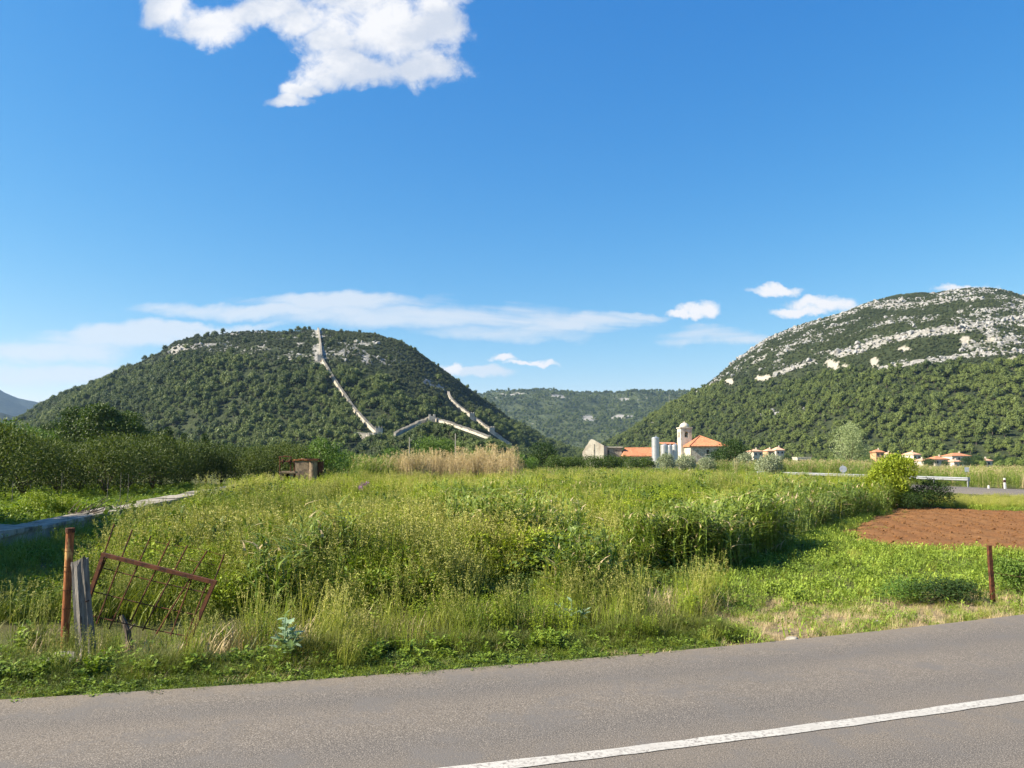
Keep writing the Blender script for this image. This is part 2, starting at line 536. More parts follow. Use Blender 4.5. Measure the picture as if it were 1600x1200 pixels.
def ground_mat():
    m, nt, out = new_mat('field_ground')
    tc = nt.nodes.new('ShaderNodeTexCoord').outputs['Object']
    c = mixc(nt, rmp(nt, ntex(nt, 0.6, 6, .6, tc), .35, .65), (0.060, 0.052, 0.026), (0.085, 0.095, 0.035))
    dry = attr(nt, 'dry')
    c = mixc(nt, mth(nt, 'MULTIPLY', dry, rmp(nt, ntex(nt, 5, 6, .7, tc), .3, .55)), c, (0.21, 0.16, 0.10))
    far = attr(nt, 'far')
    c = mixc(nt, far, c, mixc(nt, rmp(nt, ntex(nt, 0.03, 6, .6, tc), .4, .6), (0.075, 0.105, 0.03), (0.12, 0.13, 0.05)))
    b = nt.nodes.new('ShaderNodeBsdfPrincipled')
    nt.links.new(c, b.inputs['Base Color']); b.inputs['Roughness'].default_value = 0.95
    b.inputs['Specular IOR Level'].default_value = 0.1
    bp = nt.nodes.new('ShaderNodeBump'); bp.inputs['Strength'].default_value = 0.8; bp.inputs['Distance'].default_value = 0.03
    nt.links.new(ntex(nt, 14, 6, .7, tc), bp.inputs['Height']); nt.links.new(bp.outputs[0], b.inputs['Normal'])
    nt.links.new(b.outputs[0], out.inputs[0])
    return m


def hill_mat(name, veg1, veg2, sc_=1.0):
    m, nt, out = new_mat(name)
    tc = nt.nodes.new('ShaderNodeTexCoord').outputs['Object']
    c = mixc(nt, rmp(nt, ntex(nt, 0.12 * sc_, 6, .65, tc), .38, .62), veg1, veg2)
    rk = mixc(nt, rmp(nt, ntex(nt, 0.25 * sc_, 6, .65, tc), .35, .65), (0.18, 0.175, 0.16), (0.32, 0.31, 0.285))
    n = ntex(nt, 0.16 * sc_, 6, .7, tc)
    f = mth(nt, 'ADD', attr(nt, 'rock'), mth(nt, 'MULTIPLY_ADD', n, 0.9, -0.45))
    c = mixc(nt, rmp(nt, f, 0.45, 0.55), c, rk)
    c = mixc(nt, attr(nt, 'scree'), c, (0.34, 0.315, 0.265))
    b = nt.nodes.new('ShaderNodeBsdfPrincipled')
    nt.links.new(c, b.inputs['Base Color']); b.inputs['Roughness'].default_value = 0.95
    b.inputs['Specular IOR Level'].default_value = 0.1
    bp = nt.nodes.new('ShaderNodeBump'); bp.inputs['Strength'].default_value = 0.9; bp.inputs['Distance'].default_value = 3.0 / sc_
    nt.links.new(ntex(nt, 0.2 * sc_, 5, .65, tc), bp.inputs['Height']); nt.links.new(bp.outputs[0], b.inputs['Normal'])
    nt.links.new(b.outputs[0], out.inputs[0])
    return m


def soil_mat():
    m, nt, out = new_mat('red_soil')
    tc = nt.nodes.new('ShaderNodeTexCoord').outputs['Object']
    c = mixc(nt, rmp(nt, ntex(nt, 2.2, 6, .65, tc), .35, .65), (0.125, 0.060, 0.024), (0.205, 0.102, 0.042))
    c = mixc(nt, rmp(nt, ntex(nt, .45, 4, .6, tc), .42, .62), c, (0.155, 0.070, 0.027))
    c = mixc(nt, rmp(nt, ntex(nt, 9, 5, .7, tc, stretch=(1, 2.5, 1)), .54, .68), c, (0.30, 0.165, 0.070))
    c = mixc(nt, rmp(nt, ntex(nt, 6, 5, .7, tc), .60, .72), c, (0.10, 0.045, 0.022))
    b = nt.nodes.new('ShaderNodeBsdfPrincipled')
    nt.links.new(c, b.inputs['Base Color']); b.inputs['Roughness'].default_value = 0.95
    b.inputs['Specular IOR Level'].default_value = 0.1
    bp = nt.nodes.new('ShaderNodeBump'); bp.inputs['Strength'].default_value = 0.8; bp.inputs['Distance'].default_value = 0.04
    nt.links.new(ntex(nt, 7, 6, .7, tc), bp.inputs['Height']); nt.links.new(bp.outputs[0], b.inputs['Normal'])
    nt.links.new(b.outputs[0], out.inputs[0])
    return m


M['asphalt'] = road_mat()
M['paint'] = paint_mat()
M['ground'] = ground_mat()
M['soil'] = soil_mat()
M['hill'] = hill_mat('hill_ground', (0.020, 0.030, 0.013), (0.042, 0.052, 0.022))
M['shadedhill'] = hill_mat('shaded_far_hill_ground', (0.012, 0.020, 0.016), (0.026, 0.036, 0.026), 0.45)  # far hill ground darkened: the shade on the hill put into its colour
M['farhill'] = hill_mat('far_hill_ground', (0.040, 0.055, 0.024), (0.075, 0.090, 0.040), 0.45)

# ------------------------------------------------------------------ the near road
EDGE_PX = [(-160, 1100.5), (0, 1090.7), (400, 1063.5), (700, 1043), (975, 1023.5), (1300, 991), (1600, 957.7)]
ep = np.array([G(x, y)[:2] for x, y in EDGE_PX])
ecoef = np.polyfit(ep[:, 0], ep[:, 1], 2)


def edge_y(X):
    X = np.asarray(X, float)
    a, b = -7.0, 16.0
    Xc = np.clip(X, a, b)
    y = np.polyval(ecoef, Xc)
    d = np.polyval(np.polyder(ecoef), Xc)
    return y + d * (X - Xc)


def edge_dist(X, Y):
    d = np.polyval(np.polyder(ecoef), np.clip(X, -7, 16))
    return (Y - edge_y(X)) / np.sqrt(1 + d * d)


def strip(offs, xs, z, wob=None):
    """rows of points at distances offs (towards the camera) from the far edge"""
    V = []
    d = np.polyval(np.polyder(ecoef), np.clip(xs, -7, 16))
    nx, ny = d / np.sqrt(1 + d * d), -1 / np.sqrt(1 + d * d)
    ey = edge_y(xs)
    for o in offs:
        oo = o + (wob if wob is not None and o == offs[0] else 0)
        V.append(np.stack([xs + nx * oo, ey + ny * oo, np.full_like(xs, z)], 1))
    return np.stack(V, 1).reshape(-1, 3)


xs = np.concatenate([np.arange(-60, -12, 2.0), np.arange(-12, 16, 0.1), np.arange(16, 70, 2.0)])
LANE = 2.85
offs = np.concatenate([[0, 0.06, 0.15, 0.3], np.arange(0.5, 6.3, 0.2)])
wob = 0.05 * (fbm(xs * 3, xs * 0, 4, 5) - 0.5) * 2
V = strip(list(offs), xs, 0.0, wob)
o_ = np.tile(offs, len(xs))
V[:, 2] += 0.02 * np.sin(np.clip(o_ / 6.2, 0, 1) * math.pi) - 0.025 * (o_ < 0.01)
track = np.exp(-((o_ - 0.85) / 0.28) ** 2) + np.exp(-((o_ - 2.25) / 0.3) ** 2) + np.exp(-((o_ - 3.7) / .3) ** 2)
track = track * (0.5 + fbm(V[:, 0] * .4, V[:, 1] * .4, 3, 9))
road = link('road', arr_mesh('road', V, grid_quads(len(xs), len(offs)), M['asphalt'], True, {'track': track, 'dust': np.exp(-o_ / .22)}))
tag(road, 'grey worn asphalt road crossing the foreground', 'road', kind='structure')
offs2 = [LANE - 0.075, LANE - .03, LANE + .03, LANE + 0.075]
V = strip(offs2, xs, 0.026)
wl_ = np.stack([fbm(xs * 4, xs * 0, 4, 3), xs * 0 + .5, xs * 0 + .5, fbm(xs * 4, xs * 0 + 9, 4, 8)], 1).ravel()
V[:, 1] += 0.035 * (wl_ - .5)
link('centre_line', arr_mesh('centre_line', V, grid_quads(len(xs), 4), M['paint']), road)

# ------------------------------------------------------------------ the ground
RB_Y = np.array([0, 9.5, 11.2, 16, 20.9, 29.4, 38.3, 60, 200]); RB_X = np.array([-1, 0.9, 1.3, 4, 7, 12.2, 19.2, 30.5, 60])


def wall_x(Y): return -14.6 - 0.179 * (Y - 25.9)          # right-hand edge of the garden wall


def reed_x(Y): return np.interp(Y, RB_Y, RB_X)            # ditch bank, right-hand foot of the reeds


def gz(X, Y):
    X = np.asarray(X, float); Y = np.asarray(Y, float)
    s = edge_dist(X, Y)
    z = -0.07 - 0.10 * sstep(0.3, 3.0, s) + 0.07 * (fbm(X * .5, Y * .5, 3, 2) - .5) * sstep(0, 2, s)
    c_ = 3.9 + 1.2 * (fbm(X * .35, X * 0 + 2, 2, 55) - .5)
    z = z - .50 * np.exp(-((s - c_) / .75) ** 2) * sstep(-7.5, -5, X) * sstep(2.5, .8, X)
    z = z - 2.0 * sstep(110, 260, Y)
    return z


gx = np.unique(np.concatenate([-np.geomspace(30, 9000, 40), np.arange(-30, 30, 0.35), np.geomspace(30, 9000, 40)]))
gy = np.unique(np.concatenate([-np.geomspace(2, 3000, 20), np.arange(-2, 50, 0.35), np.geomspace(50, 9000, 60)]))
X, Y = np.meshgrid(gx, gy, indexing='ij')
Z = gz(X, Y)
s_ = edge_dist(X, Y)
dry = sstep(2.6, 1.4, s_ + (fbm(X * .8, Y * .8, 3, 31) - .5) * 2.2) * sstep(0.8, 2.2, X) * sstep(9.6, 7.5, X)
Vg = np.stack([X, Y, Z], -1).reshape(-1, 3)
ground = link('ground', arr_mesh('ground', Vg, grid_quads(len(gx), len(gy)), M['ground'], True,
                                 {'dry': dry.ravel(), 'far': sstep(60, 140, np.hypot(X, Y)).ravel()}))
tag(ground, 'flat field ground reaching to the foot of the hills', 'ground', kind='structure')

# ------------------------------------------------------------------ the second road
R2 = np.array([(28.2, 122), (31.2, 103), (37.0, 67), (39.3, 58), (43, 46), (50, 30), (60, 14)], float)   # its right-hand edge


def interp_line(L, n):
    d = np.concatenate([[0], np.cumsum(np.hypot(*np.diff(L, axis=0).T))])
    t = np.linspace(0, d[-1], n)
    return np.stack([np.interp(t, d, L[:, 0]), np.interp(t, d, L[:, 1])], 1)


c2 = interp_line(R2, 60)
tg = np.gradient(c2, axis=0); tg /= np.linalg.norm(tg, axis=1)[:, None]
nrm2 = np.stack([tg[:, 1], -tg[:, 0]], 1)               # towards the left
rows = []
for o, zz in ((-1.2, -.3), (0, 0.03), (2.8, 0.05), (5.6, 0.03), (7.2, -.3)):
    rows.append(np.concatenate([c2 + nrm2 * o, np.full((60, 1), zz)], 1))
V = np.stack(rows, 1).reshape(-1, 3)
road2 = link('side_road', arr_mesh('side_road', V, grid_quads(60, 5)[:, ::-1], M['asphalt'], False, {'track': np.zeros(len(V))}))
tag(road2, 'pale asphalt side road beside the guardrail', 'road', kind='structure')

# ------------------------------------------------------------------ ploughed soil
SOIL_PX = [(1300, 841), (1322, 826), (1355, 808), (1390, 791), (1500, 794), (1600, 798), (1800, 806), (1990, 815), (1990, 890), (1800, 874), (1600, 863), (1500, 861), (1420, 856), (1350, 848)]
soil_poly = np.array([G(x, y, -0.12)[:2] for x, y in SOIL_PX])


def in_poly(X, Y, poly):
    r = np.zeros(X.shape, bool)
    n = len(poly)
    for i in range(n):
        x1, y1 = poly[i]; x2, y2 = poly[(i + 1) % n]
        c = ((y1 > Y) != (y2 > Y)) & (X < (x2 - x1) * (Y - y1) / (y2 - y1 + 1e-12) + x1)
        r ^= c
    return r


def poly_dist(X, Y, poly):
    """distance inside the polygon from its outline"""
    best = np.full(X.shape, 1e9)
    for i in range(len(poly)):
        a = poly[i]; b = poly[(i + 1) % len(poly)]
        d = b - a
        t = np.clip(((X - a[0]) * d[0] + (Y - a[1]) * d[1]) / (d @ d), 0, 1)
        best = np.minimum(best, np.hypot(X - a[0] - t * d[0], Y - a[1] - t * d[1]))
    return np.where(in_poly(X, Y, poly), best, -best)


sx = np.arange(soil_poly[:, 0].min() - 1, soil_poly[:, 0].max() + 1, 0.16)
sy = np.arange(soil_poly[:, 1].min() - 1, soil_poly[:, 1].max() + 1, 0.16)
X, Y = np.meshgrid(sx, sy, indexing='ij')
pd = poly_dist(X, Y, soil_poly) + (fbm(X * .9, Y * .9, 3, 41) - .5) * 1.6
rough = fbm(X * 2.2, Y * 2.2, 5, 44) - .5
fur = np.sin((X * 0.97 - Y * 0.25) * 2 * math.pi / 0.75 + 3 * fbm(X * .3, Y * .3, 2, 4))
Z = gz(X, Y) - 0.10 + 0.16 * sstep(-.1, .5, pd) + sstep(0, .6, pd) * (0.12 * rough + 0.015 * fur)
soil = link('ploughed_soil', arr_mesh('ploughed_soil', np.stack([X, Y, Z], -1).reshape(-1, 3), grid_quads(len(sx), len(sy)), M['soil'], False))
tag(soil, 'bare red brown ploughed soil patch at right', 'soil', kind='structure')


def soil_in(X, Y):
    return (poly_dist(X, Y, soil_poly) + (fbm(X * .9, Y * .9, 3, 41) - .5) * 1.6) > 0.15


# ------------------------------------------------------------------ hills
class Hill:
    def __init__(s, name, sil, Bp, Rp, z0, q, amp, nscale, seed, mat, nu, nv, a_rng, label, tmax=1.5):
        a, e = AE([p[0] for p in sil], [p[1] for p in sil])
        s.a0, s.a1 = AE(a_rng[0], 650)[0], AE(a_rng[1], 650)[0]
        aa = np.linspace(s.a0, s.a1, 600)
        ee = np.interp(aa, a, e)
        k = np.hanning(9); k /= k.sum()
        ee = np.convolve(np.pad(ee, 4, mode='edge'), k, 'valid')
        s.aa, s.ee = aa, ee
        f = lambda pts: np.interp(aa, AE([p[0] for p in pts], 650)[0], [p[1] for p in pts])
        k = np.hanning(61); k /= k.sum()
        sm = lambda v: np.convolve(np.pad(v, 30, mode='edge'), k, 'valid')
        s.B, s.R = sm(f(Bp)), sm(f(Rp))
        s.z0, s.q, s.amp, s.ns, s.seed = z0, q, amp, nscale, seed
        s.k = np.ones_like(aa)
        tt = np.linspace(0.3, 1.2, 80)
        for it in range(4):
            A2, T2 = np.meshgrid(aa, tt, indexing='ij')
            x, y, z = s.surf(A2, T2, False)
            emax = ((z - H) / y).max(1)
            s.k *= np.clip((s.ee * s.R + H - z0) / (emax * s.R + H - z0), 0.05, 3)
        us = np.linspace(s.a0, s.a1, nu)
        ts = np.concatenate([np.linspace(0, 1.08, int(nv * .85)), np.linspace(1.1, tmax, nv - int(nv * .85))])
        A2, T2 = np.meshgrid(us, ts, indexing='ij')
        x, y, z = s.surf(A2, T2)
        s.mask = None
        s.name, s.grid, s.mat, s.label = name, (x, y, z, A2, T2, nu, nv), mat, label

    def surf(s, A, T, noise=True):
        B = np.interp(A, s.aa, s.B); Rr = np.interp(A, s.aa, s.R)
        k = np.interp(A, s.aa, s.k); e = np.interp(A, s.aa, s.ee)
        Y = B + (Rr - B) * T
        zr = H + e * Rr
        t1 = np.clip(T, 0, 1)
        pr = np.sin(t1 * math.pi / 2) ** s.q
        pr = np.where(T > 1, 1 - 1.1 * (T - 1) ** 1.3, pr)
        Z = s.z0 + (zr - s.z0) * pr * k
        if noise:
            env = sstep(0.0, 0.25, T) * np.clip((zr - s.z0) / 60, 0.1, 1)
            Z = Z + s.amp * env * (fbm(A * Y / s.ns, Y / s.ns, 5, s.seed) - .5) * (1 - .6 * sstep(.8, 1, T))
        return A * Y, Y, Z

    def finish(s, rockfn, screefn=None):
        x, y, z, A2, T2, nu, nv = s.grid
        px, py = proj(x, y, z)
        rock = rockfn(px, py, x, y, T2)
        scree = screefn(px, py) if screefn else np.zeros_like(x)
        o = link(s.name, arr_mesh(s.name, np.stack([x, y, z], -1).reshape(-1, 3), grid_quads(nu, nv)[:, ::-1][:, [3, 2, 1, 0]], s.mat, True, {'rock': rock.ravel(), 'scree': scree.ravel()}))
        tag(o, s.label, 'hill', kind='structure')
        return o

    def sample(s, n, seed, tmin=0.0, tmax=1.04):
        r = np.random.default_rng(seed)
        A = r.uniform(s.a0, s.a1, n * 3); T = r.uniform(tmin, tmax, n * 3)
        B = np.interp(A, s.aa, s.B); Rr = np.interp(A, s.aa, s.R)
        w = (B + (Rr - B) * T) * (Rr - B)
        keep = r.uniform(0, 1, n * 3) < w / w.max()
        A, T = A[keep][:n], T[keep][:n]
        x, y, z = s.surf(A, T)
        px, py = proj(x, y, z)
        return x, y, z, px, py, T

    def hit(s, px, py):
        a, e = AE(px, py)
        tt = np.linspace(0.0, 1.1, 900)
        x, y, z = s.surf(np.full_like(tt, a), tt)
        el = (z - H) / y
        i = np.argmax(el >= e) if (el >= e).any() else int(np.argmax(el))
        return Vector((float(x[i]), float(y[i]), float(z[i])))


SIL_L = [(-300, 716), (-120, 700), (0, 678), (40, 656), (72, 638), (100, 622), (150, 600), (200, 577), (250, 553), (272, 536), (300, 527), (350, 521), (400, 516), (450, 518), (480, 513), (500, 511), (520, 514), (580, 519),
         (620, 530), (650, 545), (680, 566), (700, 580), (730, 605), (760, 628), (790, 652), (810, 665), (850, 690), (900, 708), (960, 718)]
hillL = Hill('hill', SIL_L, [(-300, 700), (0, 620), (250, 500), (430, 450), (600, 445), (700, 455), (790, 480), (860, 720), (960, 1000)],
             [(-300, 950), (0, 930), (250, 900), (430, 930), (560, 960), (700, 1000), (800, 1000), (960, 1150)], -3.0, 1.15, 26, 130, 11, M['hill'], 420, 240, (-300, 960),
             'wooded hill with stone walls climbing it, left of centre')
SIL_R = [(880, 716), (940, 700), (985, 675), (1010, 657), (1040, 638), (1075, 617), (1110, 594), (1150, 560), (1200, 527), (1250, 507), (1300, 490), (1350, 473), (1400, 462), (1450, 456), (1500, 454), (1550, 456), (1580, 462), (1600, 466),
         (1700, 490), (1850, 540), (2100, 620), (2300, 700)]
hillR = Hill('rocky_hill', SIL_R, [(880, 900), (1000, 780), (1150, 620), (1300, 520), (1600, 440), (2300, 420)],
             [(880, 1000), (1000, 1050), (1150, 1200), (1300, 1300), (1500, 1350), (1700, 1300), (2300, 1000)], -3.0, 1.05, 34, 150, 23, M['hill'], 460, 280, (880, 2300),
             'high rocky hill with pale crag bands, at right')
SIL_K = [(540, 722), (575, 704), (600, 692), (616, 684), (641, 671), (658, 663), (671, 658.5), (679, 658), (695, 662), (712, 668), (745, 680), (766, 688), (790, 698), (830, 716), (860, 724)]
hillK = Hill('knoll', SIL_K, [(540, 350), (600, 325), (675, 345), (720, 325), (790, 300), (860, 300)], [(540, 400), (600, 395), (675, 445), (720, 405), (790, 350), (860, 330)], -3.0, 1.0, 3, 40, 27, M['hill'], 160, 60, (540, 860),
             'low wooded knoll with the two meeting walls, before the left hill')
SIL_F = [(600, 665), (700, 638), (757, 623), (800, 618.5), (860, 620), (900, 625), (960, 624), (1000, 622), (1060, 623), (1120, 627), (1250, 645)]
hillF = Hill('distant_hill', SIL_F, [(600, 1900), (900, 1700), (1250, 2000)], [(600, 3200), (900, 3300), (1250, 3400)], -3.0, 1.3, 130, 420, 37, M['farhill'], 260, 120, (600, 1250),
             'hazy distant hill in the gap between the two near hills')
SIL_B = [(-400, 540), (-200, 572), (-60, 592), (0, 608), (30, 622), (70, 633), (120, 650), (200, 690)]
hillB = Hill('blue_hill', SIL_B, [(-400, 3500), (200, 3800)], [(-400, 5000), (200, 5200)], -3.0, 1.2, 120, 500, 51, M['shadedhill'], 140, 80, (-400, 200),
             'dark blue hill far away at the left edge')
SIL_C = [(-400, 600), (-100, 632), (0, 641), (25, 648), (60, 668), (110, 700)]
hillC = Hill('dark_ridge', SIL_C, [(-400, 1500), (110, 1600)], [(-400, 2300), (110, 2300)], -3.0, 1.2, 60, 250, 57, M['shadedhill'], 100, 60, (-400, 110),
             'low dark ridge in front of the blue hill at the left edge')


def line_d(px, py, pts):
    """distance in photo pixels from a traced line, used to lay out strata and clearings on the hillside"""
    best = np.full(np.shape(px), 1e9)
    for (x1, y1), (x2, y2) in zip(pts[:-1], pts[1:]):
        dx, dy = x2 - x1, y2 - y1
        t = np.clip(((px - x1) * dx + (py - y1) * dy) / (dx * dx + dy * dy), 0, 1)
        best = np.minimum(best, np.hypot(px - x1 - t * dx, py - y1 - t * dy))
    return best


BAND1 = [(1300, 556), (1340, 545), (1385, 532), (1430, 522), (1500, 514), (1545, 504), (1600, 498), (1700, 500)]
BAND2 = [(1375, 577), (1420, 567), (1480, 560), (1530, 553), (1600, 549), (1700, 548)]
BAND3 = [(1210, 585), (1260, 567), (1300, 556)]
BAND4 = [(1500, 487), (1560, 484), (1600, 478)]
RIDGE_R = [(1012, 655), (1075, 616), (1110, 594), (1150, 561), (1200, 529), (1250, 511), (1330, 488)]
TREE_R = np.array([(880, 600), (1000, 640), (1060, 622), (1110, 612), (1190, 604), (1260, 592), (1340, 583), (1420, 578), (1600, 572), (2300, 572)])
SCREE = [(1300, 570, 11, 8), (1308, 577, 5, 5), (1366, 566, 8, 7), (1192, 590, 11, 4), (1507, 531, 9, 5), (1552, 531, 10, 4), (1583, 563, 7, 7), (1545, 545, 3, 2), (1320, 572, 10, 3), (1412, 545, 12, 4), (1140, 596, 6, 4)]


def scree_R(px, py):
    v = np.zeros_like(px)
    for x, y, rx, ry in SCREE:
        d = np.hypot((px - x) / rx, (py - y) / ry) + (vnoise(px * .25, py * .25, 3) - .5) * .9
        v = np.maximum(v, (d < 0.95) * 1.0)
    return v


def rock_R(px, py, x, y, T):
    n = .6 * fbm(x / 42, y / 42, 4, 61) + .4 * fbm(x / 13, y / 13, 3, 62)
    up = sstep(0, 40, np.interp(px, TREE_R[:, 0], TREE_R[:, 1]) - py)
    r = 0.54 * sstep(0.44, 0.60, n) * up
    r = np.maximum(r, np.exp(-(line_d(px, py, RIDGE_R) / 11) ** 2) * sstep(0.30, 0.6, n) * .85)
    for b, w, k in ((BAND1, 7, .95), (BAND2, 5, .95), (BAND3, 6, .7), (BAND4, 6, .7)):
        r = np.maximum(r, k * np.exp(-(line_d(px, py, b) / w) ** 2) * sstep(0.22, 0.45, fbm(x / 25, y / 25, 3, 66)))
    top = sstep(60, 8, py - np.interp(px, [p[0] for p in SIL_R], [p[1] for p in SIL_R])) * sstep(1120, 1200, px)
    r = np.maximum(r, top * sstep(.42, .6, n) * .7)
    r = np.maximum(r, .65 * np.exp(-(line_d(px, py, [(1170, 648), (1230, 645), (1255, 640)]) / 4) ** 2))
    return r


def rock_L(px, py, x, y, T):
    n = fbm(x / 38, y / 38, 4, 71)
    up = sstep(600, 545, py + 25 * sstep(600, 760, px) * -1 + 15 * (fbm(x / 90, y / 90, 2, 5) - .5))
    r = .50 * sstep(.50, .68, n) * up
    r = np.maximum(r, .75 * np.exp(-(line_d(px, py, [(275, 545), (330, 528), (400, 522), (470, 530)]) / 14) ** 2) * sstep(.40, .58, n))
    r = np.maximum(r, .75 * np.exp(-(line_d(px, py, [(497, 520), (500, 570)]) / 14) ** 2) * sstep(.36, .5, n))
    r = np.maximum(r, .75 * np.exp(-(line_d(px, py, [(663, 595), (690, 606)]) / 6) ** 2))
    r = np.maximum(r, .6 * np.exp(-(line_d(px, py, [(570, 560), (620, 570)]) / 14) ** 2) * sstep(.4, .55, n))
    return r


def rock_F(px, py, x, y, T):
    n = fbm(x / 60, y / 60, 4, 81)
    r = .8 * np.exp(-(line_d(px, py, [(915, 654), (960, 650), (990, 655)]) / 7) ** 2) * sstep(.4, .55, n)
    r = np.maximum(r, .8 * np.exp(-(line_d(px, py, [(930, 628), (965, 623), (1010, 630)]) / 5) ** 2) * sstep(.4, .55, n))
    r = np.maximum(r, .8 * np.exp(-(line_d(px, py, [(765, 618), (820, 614), (880, 620)]) / 3) ** 2) * sstep(.4, .55, n))
    return np.maximum(r, .45 * sstep(.60, .75, n))


hillL.finish(rock_L)
hillR.finish(rock_R, scree_R)
hillF.finish(rock_F)
hillK.finish(lambda px, py, x, y, T: .3 * sstep(.5, .7, fbm(x / 12, y / 12, 3, 4)))
for h_ in (hillB, hillC): h_.finish(lambda px, py, x, y, T: .35 * sstep(.6, .75, fbm(x / 90, y / 90, 3, 4)))

# ------------------------------------------------------------------ prototypes for scattered vegetation
def blade(mb, p, az, h, lean, w, segs=3, mat=0, c=0.5, droop=0.0):
    ca, sa = math.cos(az), math.sin(az)
    sx_, sy_ = -sa, ca
    vs = []
    for i in range(segs + 1):
        t = i / segs
        r = lean * t * t + droop * t ** 3
        z = h * (t - 0.25 * (lean / max(h, .01)) * t * t - droop / max(h, .01) * .6 * t ** 3)
        ww = w * (1 - t) ** 0.6 if t < 1 else 0
        cx, cy, cz = p[0] + ca * r, p[1] + sa * r, p[2] + z
        if i < segs:
            vs += [(cx - sx_ * ww / 2, cy - sy_ * ww / 2, cz), (cx + sx_ * ww / 2, cy + sy_ * ww / 2, cz)]
        else: vs.append((cx, cy, cz))
    fs = [(2 * i, 2 * i + 1, 2 * i + 3, 2 * i + 2) for i in range(segs - 1)] + [(2 * segs - 2, 2 * segs - 1, 2 * segs)]
    mb.add(vs, fs, mat, c)


def leaf(mb, p, d, up, l, w, mat=0, c=0.5, fold=0.15):
    """one folded leaf: base, two sides, tip"""
    d = Vector(d).normalized(); up = Vector(up)
    s = d.cross(up)
    if s.length < 1e-4: s = d.cross(Vector((1, 0.3, 0)))
    s.normalize(); n = s.cross(d)
    p = Vector(p)
    mid = p + d * l * .45
    mb.add([p, mid + s * w / 2 + n * w * fold, p + d * l, mid - s * w / 2 + n * w * fold], [(0, 1, 2), (0, 2, 3)], mat, c)


def U(a, b): return random.uniform(a, b)


def rdir(zmin=-1, zmax=1):
    t = U(0, 2 * math.pi); z = U(zmin, zmax); r = math.sqrt(max(0, 1 - z * z))
    return Vector((r * math.cos(t), r * math.sin(t), z))


WIND = Vector((0.18, 0.03, 0))


def p_grass(n=46, h=0.6, spread=.16, w=.011, m='grass'):
    mb = MB()
    for _ in range(n):
        a, r = U(0, 6.28), spread * math.sqrt(U(0, 1))
        hh = h * U(.45, 1.05)
        blade(mb, (r * math.cos(a), r * math.sin(a), 0), U(0, 6.28) if random.random() < .6 else U(-.8, .8), hh, hh * U(.1, .65), w * U(.6, 1.3), 3, 0, U(0, 1), droop=U(0, .15) * hh)
    return mb.mesh('proto', [M[m]])


def p_seed(n=22, h=1.0, spread=.22, head=.13, m2='seed'):
    mb = MB()
    for _ in range(n):
        a, r = U(0, 6.28), spread * math.sqrt(U(0, 1))
        hh = h * U(.6, 1.08); p = Vector((r * math.cos(a), r * math.sin(a), 0))
        le = Vector((U(-.12, .22), U(-.12, .12), 0)) * hh
        top = p + le + Vector((0, 0, hh)); mid = p + le * .35 + Vector((0, 0, hh * .55))
        mb.tube([p, mid, top], [.004, .003, .002], 3, 0, False, U(0, 1))
        for k in range(11):
            t = U(0, 1)
            q = mid.lerp(top, .55 + .48 * t)
            d = (rdir(-.2, .9) + Vector((.3, 0, .2))).normalized()
            leaf(mb, q, d, rdir(), head * U(.2, .42) * (1.25 - t * .7), .009, 1, U(0, 1))
        for k in range(3):
            q = p.lerp(mid, U(.1, 1))
            blade(mb, q, U(0, 6.28), hh * U(.2, .35), hh * U(.1, .25), .010, 3, 0, U(0, 1), droop=.05)
    return mb.mesh('proto', [M['grass'], M[m2]])


def p_herb(n=9, h=.85, spread=.22, l=.055, w=.026, nl=22, m='herb', fl=None):
    mb = MB()
    for _ in range(n):
        a, r = U(0, 6.28), spread * math.sqrt(U(0, 1))
        hh = h * U(.6, 1.05); p = Vector((r * math.cos(a), r * math.sin(a), 0))
        top = p + Vector((U(-.15, .25), U(-.18, .18), 1)) * hh
        top.z = hh
        mb.tube([p, top], [.005, .002], 3, 0, False, .5)
        cc = U(0, 1)
        for k in range(nl):
            t = U(.15, 1.0)
            q = p.lerp(top, t)
            d = rdir(-.15, .75)
            q = q + d * U(0, .07) * (1.3 - t)
            leaf(mb, q, d, (0, 0, 1), l * U(.6, 1.25) * (1.25 - .5 * t), w * U(.7, 1.2), 0, min(1, max(0, .35 * cc + .65 * U(0, 1))))
    return mb.mesh('proto', [M[m]])


def p_reed(n=9, h=1.5, spread=.3, nl=10, ll=.42, m='reed', plume=0.0, dryleaf=0.0, stem=.007):
    mb = MB()
    for _ in range(n):
        a, r = U(0, 6.28), spread * math.sqrt(U(0, 1))
        hh = h * U(.7, 1.06); p = Vector((r * math.cos(a), r * math.sin(a), 0))
        le = Vector((U(.02, .3), U(-.12, .12), 0)) * hh * .6
        top = p + le + Vector((0, 0, hh)); mid = p + le * .3 + Vector((0, 0, hh * .5))
        cc = U(0, 1)
        mb.tube([p, mid, top], [stem, stem * .8, stem * .35], 3, 0, False, cc)
        for k in range(nl):
            t = .15 + .85 * (k + U(0, 1)) / nl
            q = (p.lerp(mid, t * 2) if t < .5 else mid.lerp(top, t * 2 - 1))
            az = U(-1.1, 1.1) + (0 if random.random() < .72 else math.pi)
            L_ = ll * U(.6, 1.1) * (1 if t < .85 else .75)
            blade(mb, q, az, L_ * U(.35, .95), L_ * U(.45, .9), .032 * U(.7, 1.25), 4, 1 if random.random() < dryleaf else 0, min(1, max(0, .3 * cc + .7 * U(0, 1))), droop=L_ * U(0, .35))
        if plume and random.random() < plume:
            for k in range(16):
                q = mid.lerp(top, U(.86, 1.06)); q.z += U(-.02, .06)
                leaf(mb, q, (rdir(-.3, .8) + Vector((.5, 0, .2))), rdir(), U(.05, .12), .022, 1, U(0, 1))
    return mb.mesh('proto', [M[m], M['dry']])


